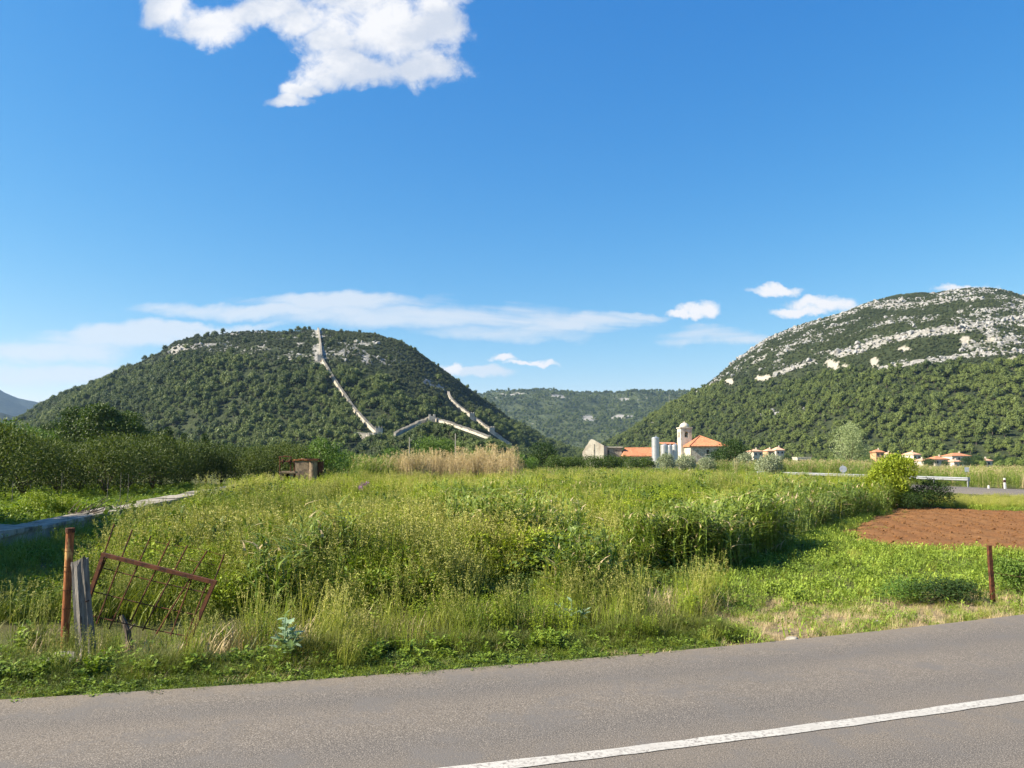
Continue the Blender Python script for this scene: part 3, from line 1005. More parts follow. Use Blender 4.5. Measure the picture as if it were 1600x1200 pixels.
def p_bush(n=260, r=.5, h=.7, l=.07, w=.05, m='bramble'):
    mb = MB()
    lob = [(Vector((U(-1, 1) * r * .6, U(-1, 1) * r * .6, h * U(.2, .65))), U(.3, .5) * r) for _ in range(7)]
    for _ in range(n):
        c, rr = random.choice(lob)
        d = rdir(-.3, 1)
        q = c + d * rr * U(.6, 1.1); q.z = max(.02, q.z)
        leaf(mb, q, (d + rdir() * .8), d, l * U(.6, 1.3), w * U(.6, 1.3), 0, U(0, 1))
    for _ in range(5):
        mb.tube([(0, 0, 0), random.choice(lob)[0]], [.012, .005], 3, 0, False, .1)
    return mb.mesh('proto', [M[m]])


def p_weed(n=26, h=.16, spread=.16, l=.075, w=.034, m='weed'):
    mb = MB()
    for _ in range(n):
        a, r = U(0, 6.28), spread * math.sqrt(U(0, 1))
        p = Vector((r * math.cos(a), r * math.sin(a), h * U(.05, 1)))
        leaf(mb, p, rdir(-.1, .9), (0, 0, 1), l * U(.6, 1.3), w * U(.6, 1.2), 0, U(0, 1))
    for _ in range(8):
        a, r = U(0, 6.28), spread * math.sqrt(U(0, 1))
        blade(mb, (r * math.cos(a), r * math.sin(a), 0), U(0, 6.28), h * U(.8, 1.7), h * U(.2, .9), .009, 3, 0, U(0, 1), droop=.02)
    return mb.mesh('proto', [M[m]])


def ico(sub):
    import bmesh
    bm = bmesh.new(); bmesh.ops.create_icosphere(bm, subdivisions=sub, radius=1)
    bm.verts.ensure_lookup_table()
    v = [tuple(x.co) for x in bm.verts]; f = [tuple(y.index for y in x.verts) for x in bm.faces]
    bm.free()
    return v, f


ICO1, ICO2 = ico(1), ico(2)


def p_tree(seed, w=3.3, h=6.0, nl=9, leaves=420, ls=.62, m='pine'):
    """far tree: leafy lobes over a short trunk"""
    random.seed(seed)
    mb = MB()
    mb.tube([(0, 0, -.8), (U(-.2, .2), 0, h * .5)], [.22, .12], 4, 1, False, .1)
    lobes = []
    for i in range(nl):
        t = U(0, 1); ang = U(0, 6.28); rr = w * .62 * math.sqrt(U(0, 1)) * (1.0 - .45 * t)
        lobes.append((Vector((rr * math.cos(ang), rr * math.sin(ang), h * (.34 + .46 * t))), w * U(.34, .52)))
    for c, r in lobes:
        vs = [c + Vector(v) * r * .74 * U(.85, 1.12) for v in ICO1[0]]
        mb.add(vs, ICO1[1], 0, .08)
    for _ in range(leaves):
        c, r = random.choice(lobes)
        d = rdir(-.55, 1)
        q = c + d * r * U(.72, 1.06)
        leaf(mb, q, (d * .5 + rdir()), d, ls * U(.6, 1.3), ls * U(.45, .8), 0, U(0, 1))
    return mb.mesh('proto', [M[m], M['bark']])


def p_rock(seed, sq=.7):
    """angular block: hull of scattered points, a few facets chipped"""
    import bmesh
    r = np.random.default_rng(seed)
    bm = bmesh.new()
    d = r.normal(0, 1, (22, 3)); d /= np.linalg.norm(d, axis=1)[:, None]
    for v in d * r.uniform(.62, 1.12, (22, 1)):
        bm.verts.new((v[0], v[1], max(v[2], -.55) * sq))
    g = bmesh.ops.convex_hull(bm, input=bm.verts)
    bmesh.ops.delete(bm, geom=[v for v in bm.verts if not v.link_faces], context='VERTS')
    me = bpy.data.meshes.new('proto')
    bm.to_mesh(me); bm.free()
    me.materials.append(M['rock'])
    return me


SCAT_N = 0


def scatter(name, protos, pos, rot, scl, idx, tint, label, cat):
    """one object: points that carry an instance each"""
    global SCAT_N
    SCAT_N += 1
    cl = bpy.data.collections.new('source_%02d' % SCAT_N)
    for i, me in enumerate(protos):
        o = bpy.data.objects.new('source_%02d_%02d' % (SCAT_N, i), me)
        cl.objects.link(o)
    n = len(pos)
    me = bpy.data.meshes.new(name)
    me.vertices.add(n)
    me.vertices.foreach_set('co', np.ascontiguousarray(pos, np.float32).ravel())
    for nm, typ, arr, key in (('rot', 'FLOAT_VECTOR', rot, 'vector'), ('scl', 'FLOAT_VECTOR', scl, 'vector'), ('idx', 'INT', idx, 'value'), ('tint', 'FLOAT', tint, 'value')):
        at = me.attributes.new(nm, typ, 'POINT')
        at.data.foreach_set(key, np.ascontiguousarray(arr, np.int32 if typ == 'INT' else np.float32).ravel())
    o = link(name, me)
    ng = bpy.data.node_groups.new('scatter_' + name, 'GeometryNodeTree')
    ng.interface.new_socket('Geometry', in_out='INPUT', socket_type='NodeSocketGeometry')
    ng.interface.new_socket('Geometry', in_out='OUTPUT', socket_type='NodeSocketGeometry')
    N, L = ng.nodes.new, ng.links.new
    gi, go = N('NodeGroupInput'), N('NodeGroupOutput')
    iop = N('GeometryNodeInstanceOnPoints')
    ci = N('GeometryNodeCollectionInfo')
    ci.inputs['Collection'].default_value = cl
    ci.inputs['Separate Children'].default_value = True
    ci.inputs['Reset Children'].default_value = True

    def named(nm, typ):
        a = N('GeometryNodeInputNamedAttribute'); a.data_type = typ
        a.inputs['Name'].default_value = nm
        return a.outputs['Attribute']
    L(gi.outputs[0], iop.inputs['Points']); L(ci.outputs[0], iop.inputs['Instance'])
    iop.inputs['Pick Instance'].default_value = True
    L(named('idx', 'INT'), iop.inputs['Instance Index'])
    e2r = N('FunctionNodeEulerToRotation')
    L(named('rot', 'FLOAT_VECTOR'), e2r.inputs[0]); L(e2r.outputs[0], iop.inputs['Rotation'])
    L(named('scl', 'FLOAT_VECTOR'), iop.inputs['Scale'])
    L(iop.outputs[0], go.inputs[0])
    md = o.modifiers.new('scatter', 'NODES'); md.node_group = ng
    tag(o, label, cat, kind='stuff')
    return o


def sc3(s, sz=None):
    s = np.asarray(s, float)
    return np.stack([s, s, s if sz is None else s * sz], 1)


def zrot(n, r, tilt=0.08):
    return np.stack([r.normal(0, tilt, n), r.normal(0, tilt, n), r.uniform(0, 2 * math.pi, n)], 1)


# ------------------------------------------------------------------ hill forests, shrubs and rocks
WALL_A = [(497, 512), (499, 528), (501, 545), (502, 560), (505, 568), (512, 580), (520, 594), (530, 609), (541, 625), (551, 640), (562, 653), (574, 666), (591, 683)]
WALL_B = [(700, 616), (704, 626), (714, 636), (726, 645), (737, 654), (750, 663), (765, 675), (776, 683), (788, 692), (800, 700)]
WALL_C = [(616, 684), (628, 677), (641, 671), (655, 664), (671, 658)]
WALL_D = [(679, 657), (695, 662), (712, 668), (728, 674), (745, 680), (766, 688)]
WALL_E = [(553, 684), (572, 686), (591, 684)]


def wall_clear(px, py, up=2.0, down=9.0):
    """keep trees off the walls and off the strip in front of them"""
    d = np.full(px.shape, 1e9)
    for w in (WALL_A, WALL_B, WALL_C, WALL_D, WALL_E):
        d = np.minimum(d, line_d(px, py - 2.0, w))
    return d > 5.6


random.seed(3)
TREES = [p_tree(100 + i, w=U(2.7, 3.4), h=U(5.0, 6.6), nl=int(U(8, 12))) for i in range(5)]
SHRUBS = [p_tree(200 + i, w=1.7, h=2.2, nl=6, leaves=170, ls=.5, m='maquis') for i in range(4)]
ROCKS = [p_rock(i + 1, .7 + .25 * (i % 3)) for i in range(6)]


def forest(hill, name, nT, nS, nR, tree_fn, rock_fn, seed, label, scree=None, size=1.0, bright=0.0):
    r = np.random.default_rng(seed)
    pos, scl, idx, tint = [], [], [], []
    x, y, z, px, py, T = hill.sample(nT, seed)
    w = tree_fn(px, py, x, y) * (.3 + .7 * sstep(.32, .48, fbm(x / 26, y / 26, 3, seed + 5)))
    ok = (r.uniform(0, 1, len(x)) < w) & wall_clear(px, py) & (px > -120) & (px < 1720)
    if scree is not None: ok &= scree(px, py) < .5
    n = ok.sum()
    pos.append(np.stack([x, y, z], 1)[ok]); scl.append(r.gamma(5, .18, n).clip(.4, 1.8) * size); idx.append(r.integers(0, 5, n))
    tint.append(np.clip(fbm(x / 60, y / 60, 3, seed)[ok] * 1.5 - .35 + bright + r.normal(0, .28, n), 0, 1))
    x, y, z, px, py, T = hill.sample(nS, seed + 1)
    rk = rock_fn(px, py, x, y, T)
    ok = (r.uniform(0, 1, len(x)) < (1.05 - rk * .95) * (1 - .8 * tree_fn(px, py, x, y))) & wall_clear(px, py) & (px > -120) & (px < 1720)
    if scree is not None: ok &= scree(px, py) < .5
    n = ok.sum()
    pos.append(np.stack([x, y, z - .2], 1)[ok]); scl.append(r.uniform(.5, 1.3, n) * size); idx.append(5 + r.integers(0, 4, n))
    tint.append(np.clip(fbm(x / 50, y / 50, 3, seed + 9)[ok] * 1.4 - .2 + r.normal(0, .2, n), 0, 1))
    pos = np.concatenate(pos); n = len(pos)
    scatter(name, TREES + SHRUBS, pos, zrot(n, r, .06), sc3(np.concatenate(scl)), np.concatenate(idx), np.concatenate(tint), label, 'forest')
    if nR:
        x, y, z, px, py, T = hill.sample(nR, seed + 2)
        rk = rock_fn(px, py, x, y, T)
        ok = (r.uniform(0, 1, len(x)) < sstep(.15, .55, rk)) & wall_clear(px, py) & (px > -120) & (px < 1720)
        n = ok.sum()
        s = r.gamma(1.7, .48, n).clip(.4, 3.2) * (0.8 + .7 * rk[ok]) * size
        sc_ = np.stack([s * r.uniform(.8, 1.5, n), s * r.uniform(.7, 1.2, n), s * r.uniform(.7, 1.3, n)], 1)
        scatter(name.replace('forest', 'rocks').replace('woods', 'rocks'), ROCKS, np.stack([x, y, z], 1)[ok], zrot(n, r, .25), sc_, r.integers(0, 6, n), r.uniform(0, 1, n),
                label.split(' of ')[0].replace('trees and shrubs', 'pale limestone rocks').replace('dense trees', 'limestone rocks') + ' of ' + label.split(' of ')[1], 'rocks')


def tree_L(px, py, x, y):
    line = np.interp(px, [0, 100, 200, 300, 400, 500, 600, 700, 800, 900], [640, 618, 585, 562, 562, 578, 600, 640, 672, 690])
    return .02 + .98 * sstep(-14, 12, py - line + 20 * (fbm(x / 70, y / 70, 2, 8) - .5))


def tree_R(px, py, x, y):
    return .0 + 1.0 * sstep(-8, 10, py - np.interp(px, TREE_R[:, 0], TREE_R[:, 1]) + 14 * (fbm(x / 60, y / 60, 2, 18) - .5)) * (1 - np.exp(-(line_d(px, py, [(1165, 648), (1255, 641)]) / 3.5) ** 2))


forest(hillL, 'hill_forest', 34000, 30000, 11000, tree_L, rock_L, 301, 'dark green trees and shrubs covering the slopes of the left hill', None, .88)
forest(hillK, 'knoll_forest', 1500, 4500, 0, lambda px, py, x, y: sstep(0, 6, py - np.interp(px, [p[0] for p in SIL_K], [p[1] for p in SIL_K]) - 13), rock_L, 351, 'green trees and shrubs covering the front of the low knoll', lambda px, py: ((py - np.interp(px, [p[0] for p in SIL_K], [p[1] for p in SIL_K])) < 4) * 1.0, .7)
forest(hillR, 'rocky_hill_forest', 60000, 68000, 72000, tree_R, rock_R, 401, 'green trees and shrubs covering the slopes of the high right hill', scree_R, .85, .22)
forest(hillF, 'distant_forest', 26000, 50, 0, lambda px, py, x, y: 1 - 1.6 * rock_F(px, py, x, y, 0), rock_F, 501, 'small hazy trees covering the slopes of the distant hill', None, 1.25)

# ------------------------------------------------------------------ meadow, verge, reeds, weeds
random.seed(21)
PR = []
KIND = {}


def reg(kind, fn, n):
    KIND[kind] = list(range(len(PR), len(PR) + n))
    for _ in range(n): PR.append(fn())


reg('grass', lambda: p_grass(60, .62, .19, .008), 4)
reg('seed', lambda: p_seed(24, .98, .24), 4)
reg('herb', lambda: p_herb(10, .85, .24), 4)
reg('fine', lambda: p_herb(14, .8, .24, .035, .012, 30), 3)
reg('reed', lambda: p_reed(9, 1.45, .3, dryleaf=.06), 4)
reg('bramble', lambda: p_bush(), 3)
reg('leafy', lambda: p_bush(420, .40, .95, .060, .026, 'herb'), 4)
reg('vgrass', lambda: p_grass(64, .62, .20, .0075, 'vgrass'), 4)
reg('vweed', lambda: p_weed(40, .16, .18, .048, .024, 'vweed'), 3)
reg('weed', lambda: p_weed(40, .16, .18, .048, .024), 4)
reg('drygrass', lambda: p_grass(34, .32, .16, .009, 'dry'), 3)
reg('dryreed', lambda: p_reed(10, 2.5, .35, 3, .3, 'dry', plume=.9, stem=.011), 3)
reg('broad', lambda: p_herb(6, .5, .2, .15, .075, 14, 'weed'), 3)
reg('tallreed', lambda: p_reed(9, 2.2, .4, 11, .5, plume=.25, dryleaf=.04), 3)
reg('tallseed', lambda: p_seed(18, 1.25, .25, .2), 2)


def field(name, label, cat, seed, n, ylo, yhi, fn, kx=0.72, xr=None, vary=.22, wide=1.0):
    """fn(X,Y,r) -> list of (probability array, kind, height scale array, tint array)"""
    r = np.random.default_rng(seed)
    Y = np.sqrt(r.uniform(ylo ** 2, yhi ** 2, n))
    X = r.uniform(-kx, kx, n) * Y + r.uniform(-1, 1, n) if xr is None else r.uniform(xr[0], xr[1], n)
    if xr is not None: Y = r.uniform(ylo, yhi, n)
    opts = fn(X, Y, r)
    cum = np.zeros(n); u = r.uniform(0, 1, n)
    done = np.zeros(n, bool)
    pos, scl, idx, tnt = [], [], [], []
    Z = gz(X, Y) - 0.02
    for p, kind, hs, t in opts:
        sel = (~done) & (u >= cum) & (u < cum + p)
        cum = cum + p
        done |= sel
        k = sel.sum()
        if not k: continue
        hs_ = np.broadcast_to(hs, X.shape)[sel] * r.uniform(1 - vary, 1 + vary, k)
        ws = np.clip(hs_ * r.uniform(.9, 1.25, k) * wide, .35, None)
        pos.append(np.stack([X, Y, Z], 1)[sel]); scl.append(np.stack([ws, ws, hs_], 1))
        idx.append(r.choice(KIND[kind], k)); tnt.append(np.clip(np.broadcast_to(t, X.shape)[sel] + r.normal(0, .12, k), 0, 1))
    pos = np.concatenate(pos); k = len(pos)
    return scatter(name, PR, pos, zrot(k, r, .10), np.concatenate(scl), np.concatenate(idx), np.concatenate(tnt), label, cat)


def meadow_zone(X, Y):
    s = edge_dist(X, Y)
    side = reed_x(Y) - X                        # >0 : left of the ditch bank
    left = X - wall_x(Y)                        # >0 : right of the garden wall
    return s, side, left


def f_meadow(X, Y, r):
    s, side, left = meadow_zone(X, Y)
    lump = fbm(X * .28, Y * .28, 3, 91)          # canopy lumps
    patch = fbm(X * .16 + 5, Y * .16, 3, 92)     # kind patches
    hue = fbm(X * .1, Y * .1 + 3, 3, 93)
    start = 4.3 + 1.4 * (fbm(X * .5, X * 0, 3, 94) - .5)
    inm = (s > start) & (side > 0.1) & (left > .2) & (Y < 64)
    inm &= X > np.interp(Y, [9, 13, 14, 24, 36, 45, 60], [-9.6, -9.0, -7.8, -10.8, -14.8, -17.8, -20.5])
    lump2 = fbm(X * .85 + 31, Y * .85, 3, 99)
    lc = sstep(.34, .64, .58 * lump + .42 * lump2)
    hgt = .42 + .78 * lc + .15 * sstep(20, 45, Y)
    gate = sstep(-3.0, -4.5, X) * sstep(13, 10.5, Y)
    hgt = hgt * (1 - .5 * gate)
    gap = (lc < .10) & (Y < 34)
    m = inm & ~gap
    bank = sstep(2.6, .6, side) * (Y > 10.3) * (Y < 45)
    mid = sstep(.40, .62, patch)
    f = m * 1.0
    t = np.clip(sstep(.36, .64, hue) * .7 - .05 + .55 * sstep(28, 42, Y) * sstep(8, 0, X), 0, 1)
    t = np.clip(t * (.6 + .4 * sstep(14, 26, Y)) + .25 * sstep(-3, 1, X) * sstep(26, 18, Y), 0, 1)
    reedn = bank * .9 + (1 - bank) * sstep(.62, .72, fbm(X * .22, Y * .22 + 40, 2, 97)) * .35 * (X > -4)
    bram = (1 - bank) * sstep(.58, .68, fbm(X * .25 + 9, Y * .25, 3, 96)) * .26
    rest = np.clip(1 - reedn - bram, 0, 1)
    out = [(f * reedn * .95, 'reed', .62 + .38 * lump, t * .8 + .1),
           (f * bram * .5, 'bramble', .8 + .7 * lc, t), (f * bram * .5, 'leafy', .7 + .5 * lc, t), (f * rest * (.05 + .13 * mid), 'leafy', .6 + .55 * lc, t * .7),
           (inm * gap * .5, 'grass', .45, t * .4), (inm * gap * .2, 'bramble', .5, t * .3),
           (f * rest * (.38 * mid + .10), 'herb', hgt, t),
           (f * rest * (.18 * mid + .20), 'fine', hgt * 1.05, t),
           (f * rest * (.22 * (1 - mid) + .04 + .2 * mid * sstep(30, 45, Y)), 'seed', hgt * .98, t),
           (f * rest * .08, 'tallseed', hgt * .85, t),
           (f * rest * .22, 'grass', hgt * 1.25, t),
           (f * rest * .02, 'drygrass', 1.8, t)]
    return out


def f_verge(X, Y, r):
    s, side, left = meadow_zone(X, Y)
    v = (s > -.02) & (s < 3.5 + .8 * (fbm(X * .6, Y * .6, 2, 77) - .5)) & (side > -1.2 + .6 * (fbm(X, Y, 2, 3) - .5)) & (Y < 26)
    grow = sstep(0.0, 1.1, s) * (.75 + .5 * fbm(X * .9, Y * .9, 3, 101))
    kind = fbm(X * .7, Y * .7, 3, 102)
    t = np.clip(fbm(X * .5, Y * .5, 3, 103) * 1.5 - .5, 0, .8)
    low = sstep(.75, .25, s)
    thin = .25 + .75 * sstep(.38, .54, fbm(X * .8 + 4, Y * .8, 3, 104))
    grow = grow * (1 - .55 * sstep(-7.2, -6.4, X) * sstep(-3.6, -4.2, X) * sstep(3.2, 2.4, s))
    dead = sstep(.52, .66, fbm(X * .45 + 14, Y * .6, 3, 105))
    v = v * thin
    return [(v * low * .55, 'vweed', .45 + .3 * kind, t),
            (v * low * .16, 'drygrass', .5, t),
            (v * (1 - low) * (.44 - .24 * dead), 'vgrass', .22 + .62 * grow, t),
            (v * (1 - low) * .18 * sstep(.4, .6, kind), 'seed', .3 + .55 * grow, t),
            (v * (1 - low) * .20 * sstep(.55, .4, kind), 'herb', .2 + .5 * grow, t), (v * (1 - low) * .12, 'fine', .2 + .5 * grow, t),
            (v * (1 - low) * (.05 + .30 * dead), 'drygrass', .4 + 1.1 * grow, t),
            (v * (1 - low) * .06, 'broad', .3 + .4 * grow, t)]


def f_edge(X, Y, r):
    s, side, left = meadow_zone(X, Y)
    k = fbm(X * 1.3, Y * 1.3, 3, 171)
    f = (s > -.05 - .12 * k) & (s < .95) & (X < 2.2 + 2 * k)
    t = np.clip(k * .9 - .35, 0, .5)
    up = sstep(0, .9, s)
    return [(f * .24, 'vweed', .35 + .5 * up + .3 * k, t), (f * .08, 'bramble', .14 + .1 * up, t), (f * .30, 'vgrass', .16 + .45 * up * k * 2, t), (f * .14 * sstep(.45, .6, k), 'drygrass', .4 + .5 * up, t), (f * .10, 'fine', .14 + .4 * up * k, t), (f * .05, 'broad', .2 + .3 * up, t)]


def f_lawn(X, Y, r):
    s, side, left = meadow_zone(X, Y)
    ins = soil_in(X, Y)
    soil_in2 = poly_dist(X, Y, soil_poly)
    lw = (side < .3) & ~ins & (s > .05) & (Y < 46)
    bare = sstep(2.7, 1.5, s + (fbm(X * .8, Y * .8, 3, 31) - .5) * 2.2) * sstep(9.6, 7.5, X)
    dens = (1 - .88 * bare)
    n1 = fbm(X * .35, Y * .35, 3, 111)
    t = np.clip(n1 * 1.6 - .4, 0, 1)
    hh = .7 + .9 * n1
    far = sstep(37, 40, Y)
    f = lw * dens
    tuft = sstep(.56, .68, fbm(X * .5, Y * .5 + 8, 3, 112))
    edge = sstep(7.5, 9.5, X) * sstep(1.8, .6, s)
    return [(f * (1 - far) * (1 - edge) * (.72 - .3 * tuft), 'weed', hh, t),
            (f * (1 - far) * .22 * (.4 + tuft), 'grass', .3 + .25 * n1, t * .8 + .1),
            (f * (1 - far) * .05, 'broad', .35 + .3 * n1, t),
            (f * far * .6, 'seed', .5, t), (f * far * .2, 'herb', .45, t), (f * far * .2, 'weed', 1.3, t),
            ((ins & (soil_in2 < 1.3)) * .10, 'weed', .6, t), ((ins & (soil_in2 < .8)) * .06, 'drygrass', .5, t), (lw * bare * .26, 'drygrass', .40, t), (lw * bare * .16, 'weed', .5, t), (lw * bare * .12, 'grass', .22, t), (f * edge * .5, 'drygrass', .7, t)]


def f_garden(X, Y, r):
    s, side, left = meadow_zone(X, Y)
    g = ((left < -1.25) & (Y < 62) & (Y > 20)) * 1.0
    n1 = fbm(X * .4, Y * .4, 3, 121)
    t = np.clip(n1 * .9 - .35, 0, .5)
    return [(g * .35 * sstep(.4, .5, n1), 'broad', .9 + .5 * n1, t), (g * .35, 'weed', 1.8 + 1.2 * n1, t), (g * .1, 'grass', .7, t), (g * .1, 'herb', .7, t), (g * .10, 'leafy', .5 + .4 * n1, t)]


def f_shade(X, Y, r):
    """ground left of the gate, in front of the garden wall"""
    s, side, left = meadow_zone(X, Y)
    g = (left > .1) & (X < np.interp(Y, [9, 13, 14, 24, 36, 45, 60], [-9.6, -9.0, -7.6, -10.6, -14.6, -17.6, -20.0])) & (s > 2.5)
    g = g * 1.0
    n1 = fbm(X * .5, Y * .5, 3, 131)
    t = np.clip(n1 * 1.0 - .45, 0, .6)
    return [(g * .35, 'weed', 1.0 + .8 * n1, t), (g * .42, 'grass', .35 + .45 * n1 + .25 * (left < 1.6), t), (g * .14, 'herb', .45 + .25 * (left < 1.6), t), (g * .06, 'broad', .45, t)]


field('meadow', 'dense tall meadow of grasses and weeds filling the middle of the field', 'meadow', 601, 9500, 9.5, 22, f_meadow, vary=.36, wide=1.3)
field('far_meadow', 'pale seeding meadow grass in the back half of the field', 'meadow', 602, 15500, 22, 66, f_meadow, vary=.36, wide=1.35)
field('verge_grass', 'rough green and dry grass along the far road edge', 'grass', 603, 18500, 6.8, 24, f_verge, .95)
field('edge_weeds', 'low creeping weeds spilling onto the asphalt edge', 'weeds', 610, 60000, 6.5, 11.5, f_edge, xr=(-9.5, 5.5))


def f_bare(X, Y, r):
    s, side, left = meadow_zone(X, Y)
    k = fbm(X * 1.6, Y * 1.6, 3, 181)
    f = (s > 0) & (s < 3.2) & (X > 1.4) & (X < 15)
    return [(f * .30, 'drygrass', .25 + .3 * k, k), (f * .30 * sstep(.48, .62, k), 'weed', .35 + .4 * k, k * .5), (f * .16 * sstep(.5, .6, k), 'grass', .12 + .2 * k, k * .5)]


field('dry_patch_growth', 'straw and sparse weeds on the bare patch beside the road', 'weeds', 611, 22000, 8.5, 19, f_bare, xr=(1.2, 15))
field('low_weeds', 'bright green low weeds around the red soil patch', 'weeds', 604, 44000, 9.5, 47, f_lawn, .95)
field('garden_plants', 'leafy vegetable plants behind the low concrete wall', 'plants', 605, 14000, 18, 62, f_garden, xr=(-48, -14))
field('shaded_grass', 'shaded grass and weeds in front of the low concrete wall', 'grass', 606, 12000, 9, 60, f_shade, xr=(-23, -7))


def f_dryreed(X, Y, r):
    a = X / Y
    px = CX + a * F
    d = sstep(598, 640, px) * sstep(822, 800, px)
    g = sstep(548, 575, px) * sstep(690, 600, px)
    n1 = fbm(X * .4, Y * .4, 2, 141)
    return [(d * .55, 'dryreed', .66 + .6 * n1, n1), (g * .5, 'tallreed', .85 + .3 * n1, n1), (d * .10, 'tallreed', .75, n1)]


field('dry_reeds', 'tall tan dry reed stand at the far end of the meadow', 'reeds', 607, 1500, 62, 68, f_dryreed, xr=(-15, 3))


def f_backreed(X, Y, r):
    xr_ = np.interp(Y, R2[::-1, 1], R2[::-1, 0])
    g = ((X > xr_ + 1.6) & (X < 108)) * 1.0
    n1 = fbm(X * .12, Y * .12, 3, 151)
    hh = np.interp(X / Y, [.25, .42, .55, .66], [.95, .88, .62, .58]) * (.85 + .35 * n1)
    return [(g * .8, 'tallreed', hh, np.clip(n1 * 2 - .4, 0, 1)), (g * .2 * sstep(.45, .65, n1), 'dryreed', hh * .9, n1)]


field('roadside_reeds', 'tall green reed bed behind the guardrail', 'reeds', 608, 9000, 66, 128, f_backreed, xr=(24, 95))


def f_backfield(X, Y, r):
    xr_ = np.interp(Y, R2[::-1, 1], R2[::-1, 0])
    g = (X < xr_ - 6.3) & (X > wall_x(Y) + 2)
    n1 = fbm(X * .1, Y * .1, 3, 161)
    t = np.clip(n1 * 1.5 - .2, 0, 1)
    return [(g * .35, 'seed', 1.0 + .3 * n1, t), (g * .3, 'herb', 1.2 + .5 * n1, t), (g * .25, 'tallreed', .5 + .2 * n1, t), (g * .1 * sstep(.5, .6, n1), 'bramble', 2.0, t)]


field('back_field_growth', 'green weeds and reeds in the field beyond the meadow', 'weeds', 609, 9000, 60, 125, f_backfield, .7)

# valley scrub between the field and the hills
random.seed(33)
SCR = [p_tree(300 + i, w=1.5, h=2.5, nl=9, leaves=620, ls=.26, m='scrub') for i in range(5)]
r = np.random.default_rng(700)
n = 5200
Y = np.sqrt(r.uniform(120 ** 2, 520 ** 2, n)); X = r.uniform(-.75, .75, n) * Y
px_, _ = proj(X, Y, 0 * X)
HOUSEPX = ((1168, 1230), (1240, 1275), (1362, 1400), (1420, 1525), (1535, 1556))
near_h = np.zeros(n, bool)
for a_, b_ in HOUSEPX: near_h |= (px_ > a_) & (px_ < b_)
ok = ~(near_h & (Y < 470)) & ~((px_ > 1230) & (Y < 330)) & ~((X > 8) & (X < 75) & (Y > 140) & (Y < 215)) & ~((px_ > 905) & (px_ < 1180) & (Y < 190)) & (fbm(X / 35, Y / 35, 3, 7) > .38)
X, Y = X[ok], Y[ok]; n = len(X)
scatter('valley_scrub', SCR, np.stack([X, Y, gz(X, Y) - .1], 1), zrot(n, r), sc3(r.uniform(.7, 1.7, n) * (1 + (Y - 120) / 900)), r.integers(0, 5, n), np.clip(fbm(X / 25, Y / 25, 3, 12) * 1.6 - .3, 0, 1),
        'green scrub and hedges across the valley floor at the foot of the hills', 'scrub')

# ------------------------------------------------------------------ trees and shrubs that stand alone
def crown_mesh(seed, w, h, zc0, mat, nl, leaves, ls, lw, lobe=(.30, .48), lean=0.0, up=0.0, ragged=0.0, cone=0.0):
    """leaf mesh filling an uneven crown: w half width, from height zc0 to h; returns mesh and lobe centres"""
    r = np.random.default_rng(seed)
    ch = h - zc0
    lob = []
    for i in range(nl):
        t = (i + r.uniform(0, 1)) / nl
        ang = r.uniform(0, 2 * math.pi)
        prof = math.sqrt(max(.05, 1 - (2 * t - .85) ** 2 / 1.4)) * (1 - cone * t)
        rr = w * .68 * math.sqrt(r.uniform(0.05, 1)) * prof
        rad = r.uniform(*lobe) * w * (1 - .35 * cone * t)
        lob.append((rr * math.cos(ang) + lean * t * h, rr * math.sin(ang), zc0 + rad * .5 + t * (ch - rad * 1.35), rad))
    lob = np.array(lob)
    wts = lob[:, 3] ** 2; wts /= wts.sum()
    k = r.choice(nl, leaves, p=wts)
    d = r.normal(0, 1, (leaves, 3)); d /= np.linalg.norm(d, axis=1)[:, None]
    d[:, 2] = np.where(d[:, 2] < -.45, -d[:, 2], d[:, 2])
    rad = lob[k, 3] * (1 - np.abs(r.normal(0, .22, leaves))) * (1 + ragged * np.abs(r.normal(0, .5, leaves)))
    c = lob[k, :3] + d * rad[:, None]
    c[:, 2] = np.maximum(c[:, 2], zc0 * .75)
    dd = d * .55 + r.normal(0, .55, (leaves, 3)); dd[:, 2] += up; dd[:, 0] += lean * 1.5
    dd /= np.linalg.norm(dd, axis=1)[:, None]
    nrm = d + r.normal(0, .5, (leaves, 3)); nrm[:, 2] += .3
    s = np.cross(dd, nrm); s /= np.linalg.norm(s, axis=1)[:, None] + 1e-9
    nn = np.cross(s, dd)
    L_ = (ls * r.uniform(.6, 1.3, leaves))[:, None]; W_ = (lw * r.uniform(.6, 1.3, leaves))[:, None]
    v = np.stack([c, c + dd * L_ * .45 + s * W_ / 2 + nn * W_ * .12, c + dd * L_, c + dd * L_ * .45 - s * W_ / 2 + nn * W_ * .12], 1).reshape(-1, 3)
    b = np.arange(leaves)[:, None] * 4
    tri = np.concatenate([b + [0, 1, 2], b + [0, 2, 3]], 0)
    lc = np.repeat(np.clip(r.uniform(0, 1, leaves) * .7 + .3 * r.uniform(0, 1, nl)[k], 0, 1), 4)
    return arr_mesh('crown', v, tri, M[mat], False, {'lc': lc}), lob


def trunk_mesh(seed, lob, zc0, rt, forks=7, base=-0.15):
    random.seed(seed)
    mb = MB()
    fork = Vector((lob[:, 0].mean() * .3, 0, zc0 * U(.75, 1.0) + .1))
    mb.tube([(0, 0, base), (U(-.05, .05), U(-.05, .05), fork.z * .5), fork], [rt * 1.35, rt, rt * .8], 7)
    for i in np.argsort(-lob[:, 3])[:forks]:
        e = Vector(lob[i, :3]); m = fork.lerp(e, .5) + Vector((U(-.1, .1), U(-.1, .1), .12 * (e - fork).length))
        mb.tube([fork, m, e], [rt * .55, rt * .35, rt * .12], 5)
    return mb.mesh('trunk', M['bark'], True)


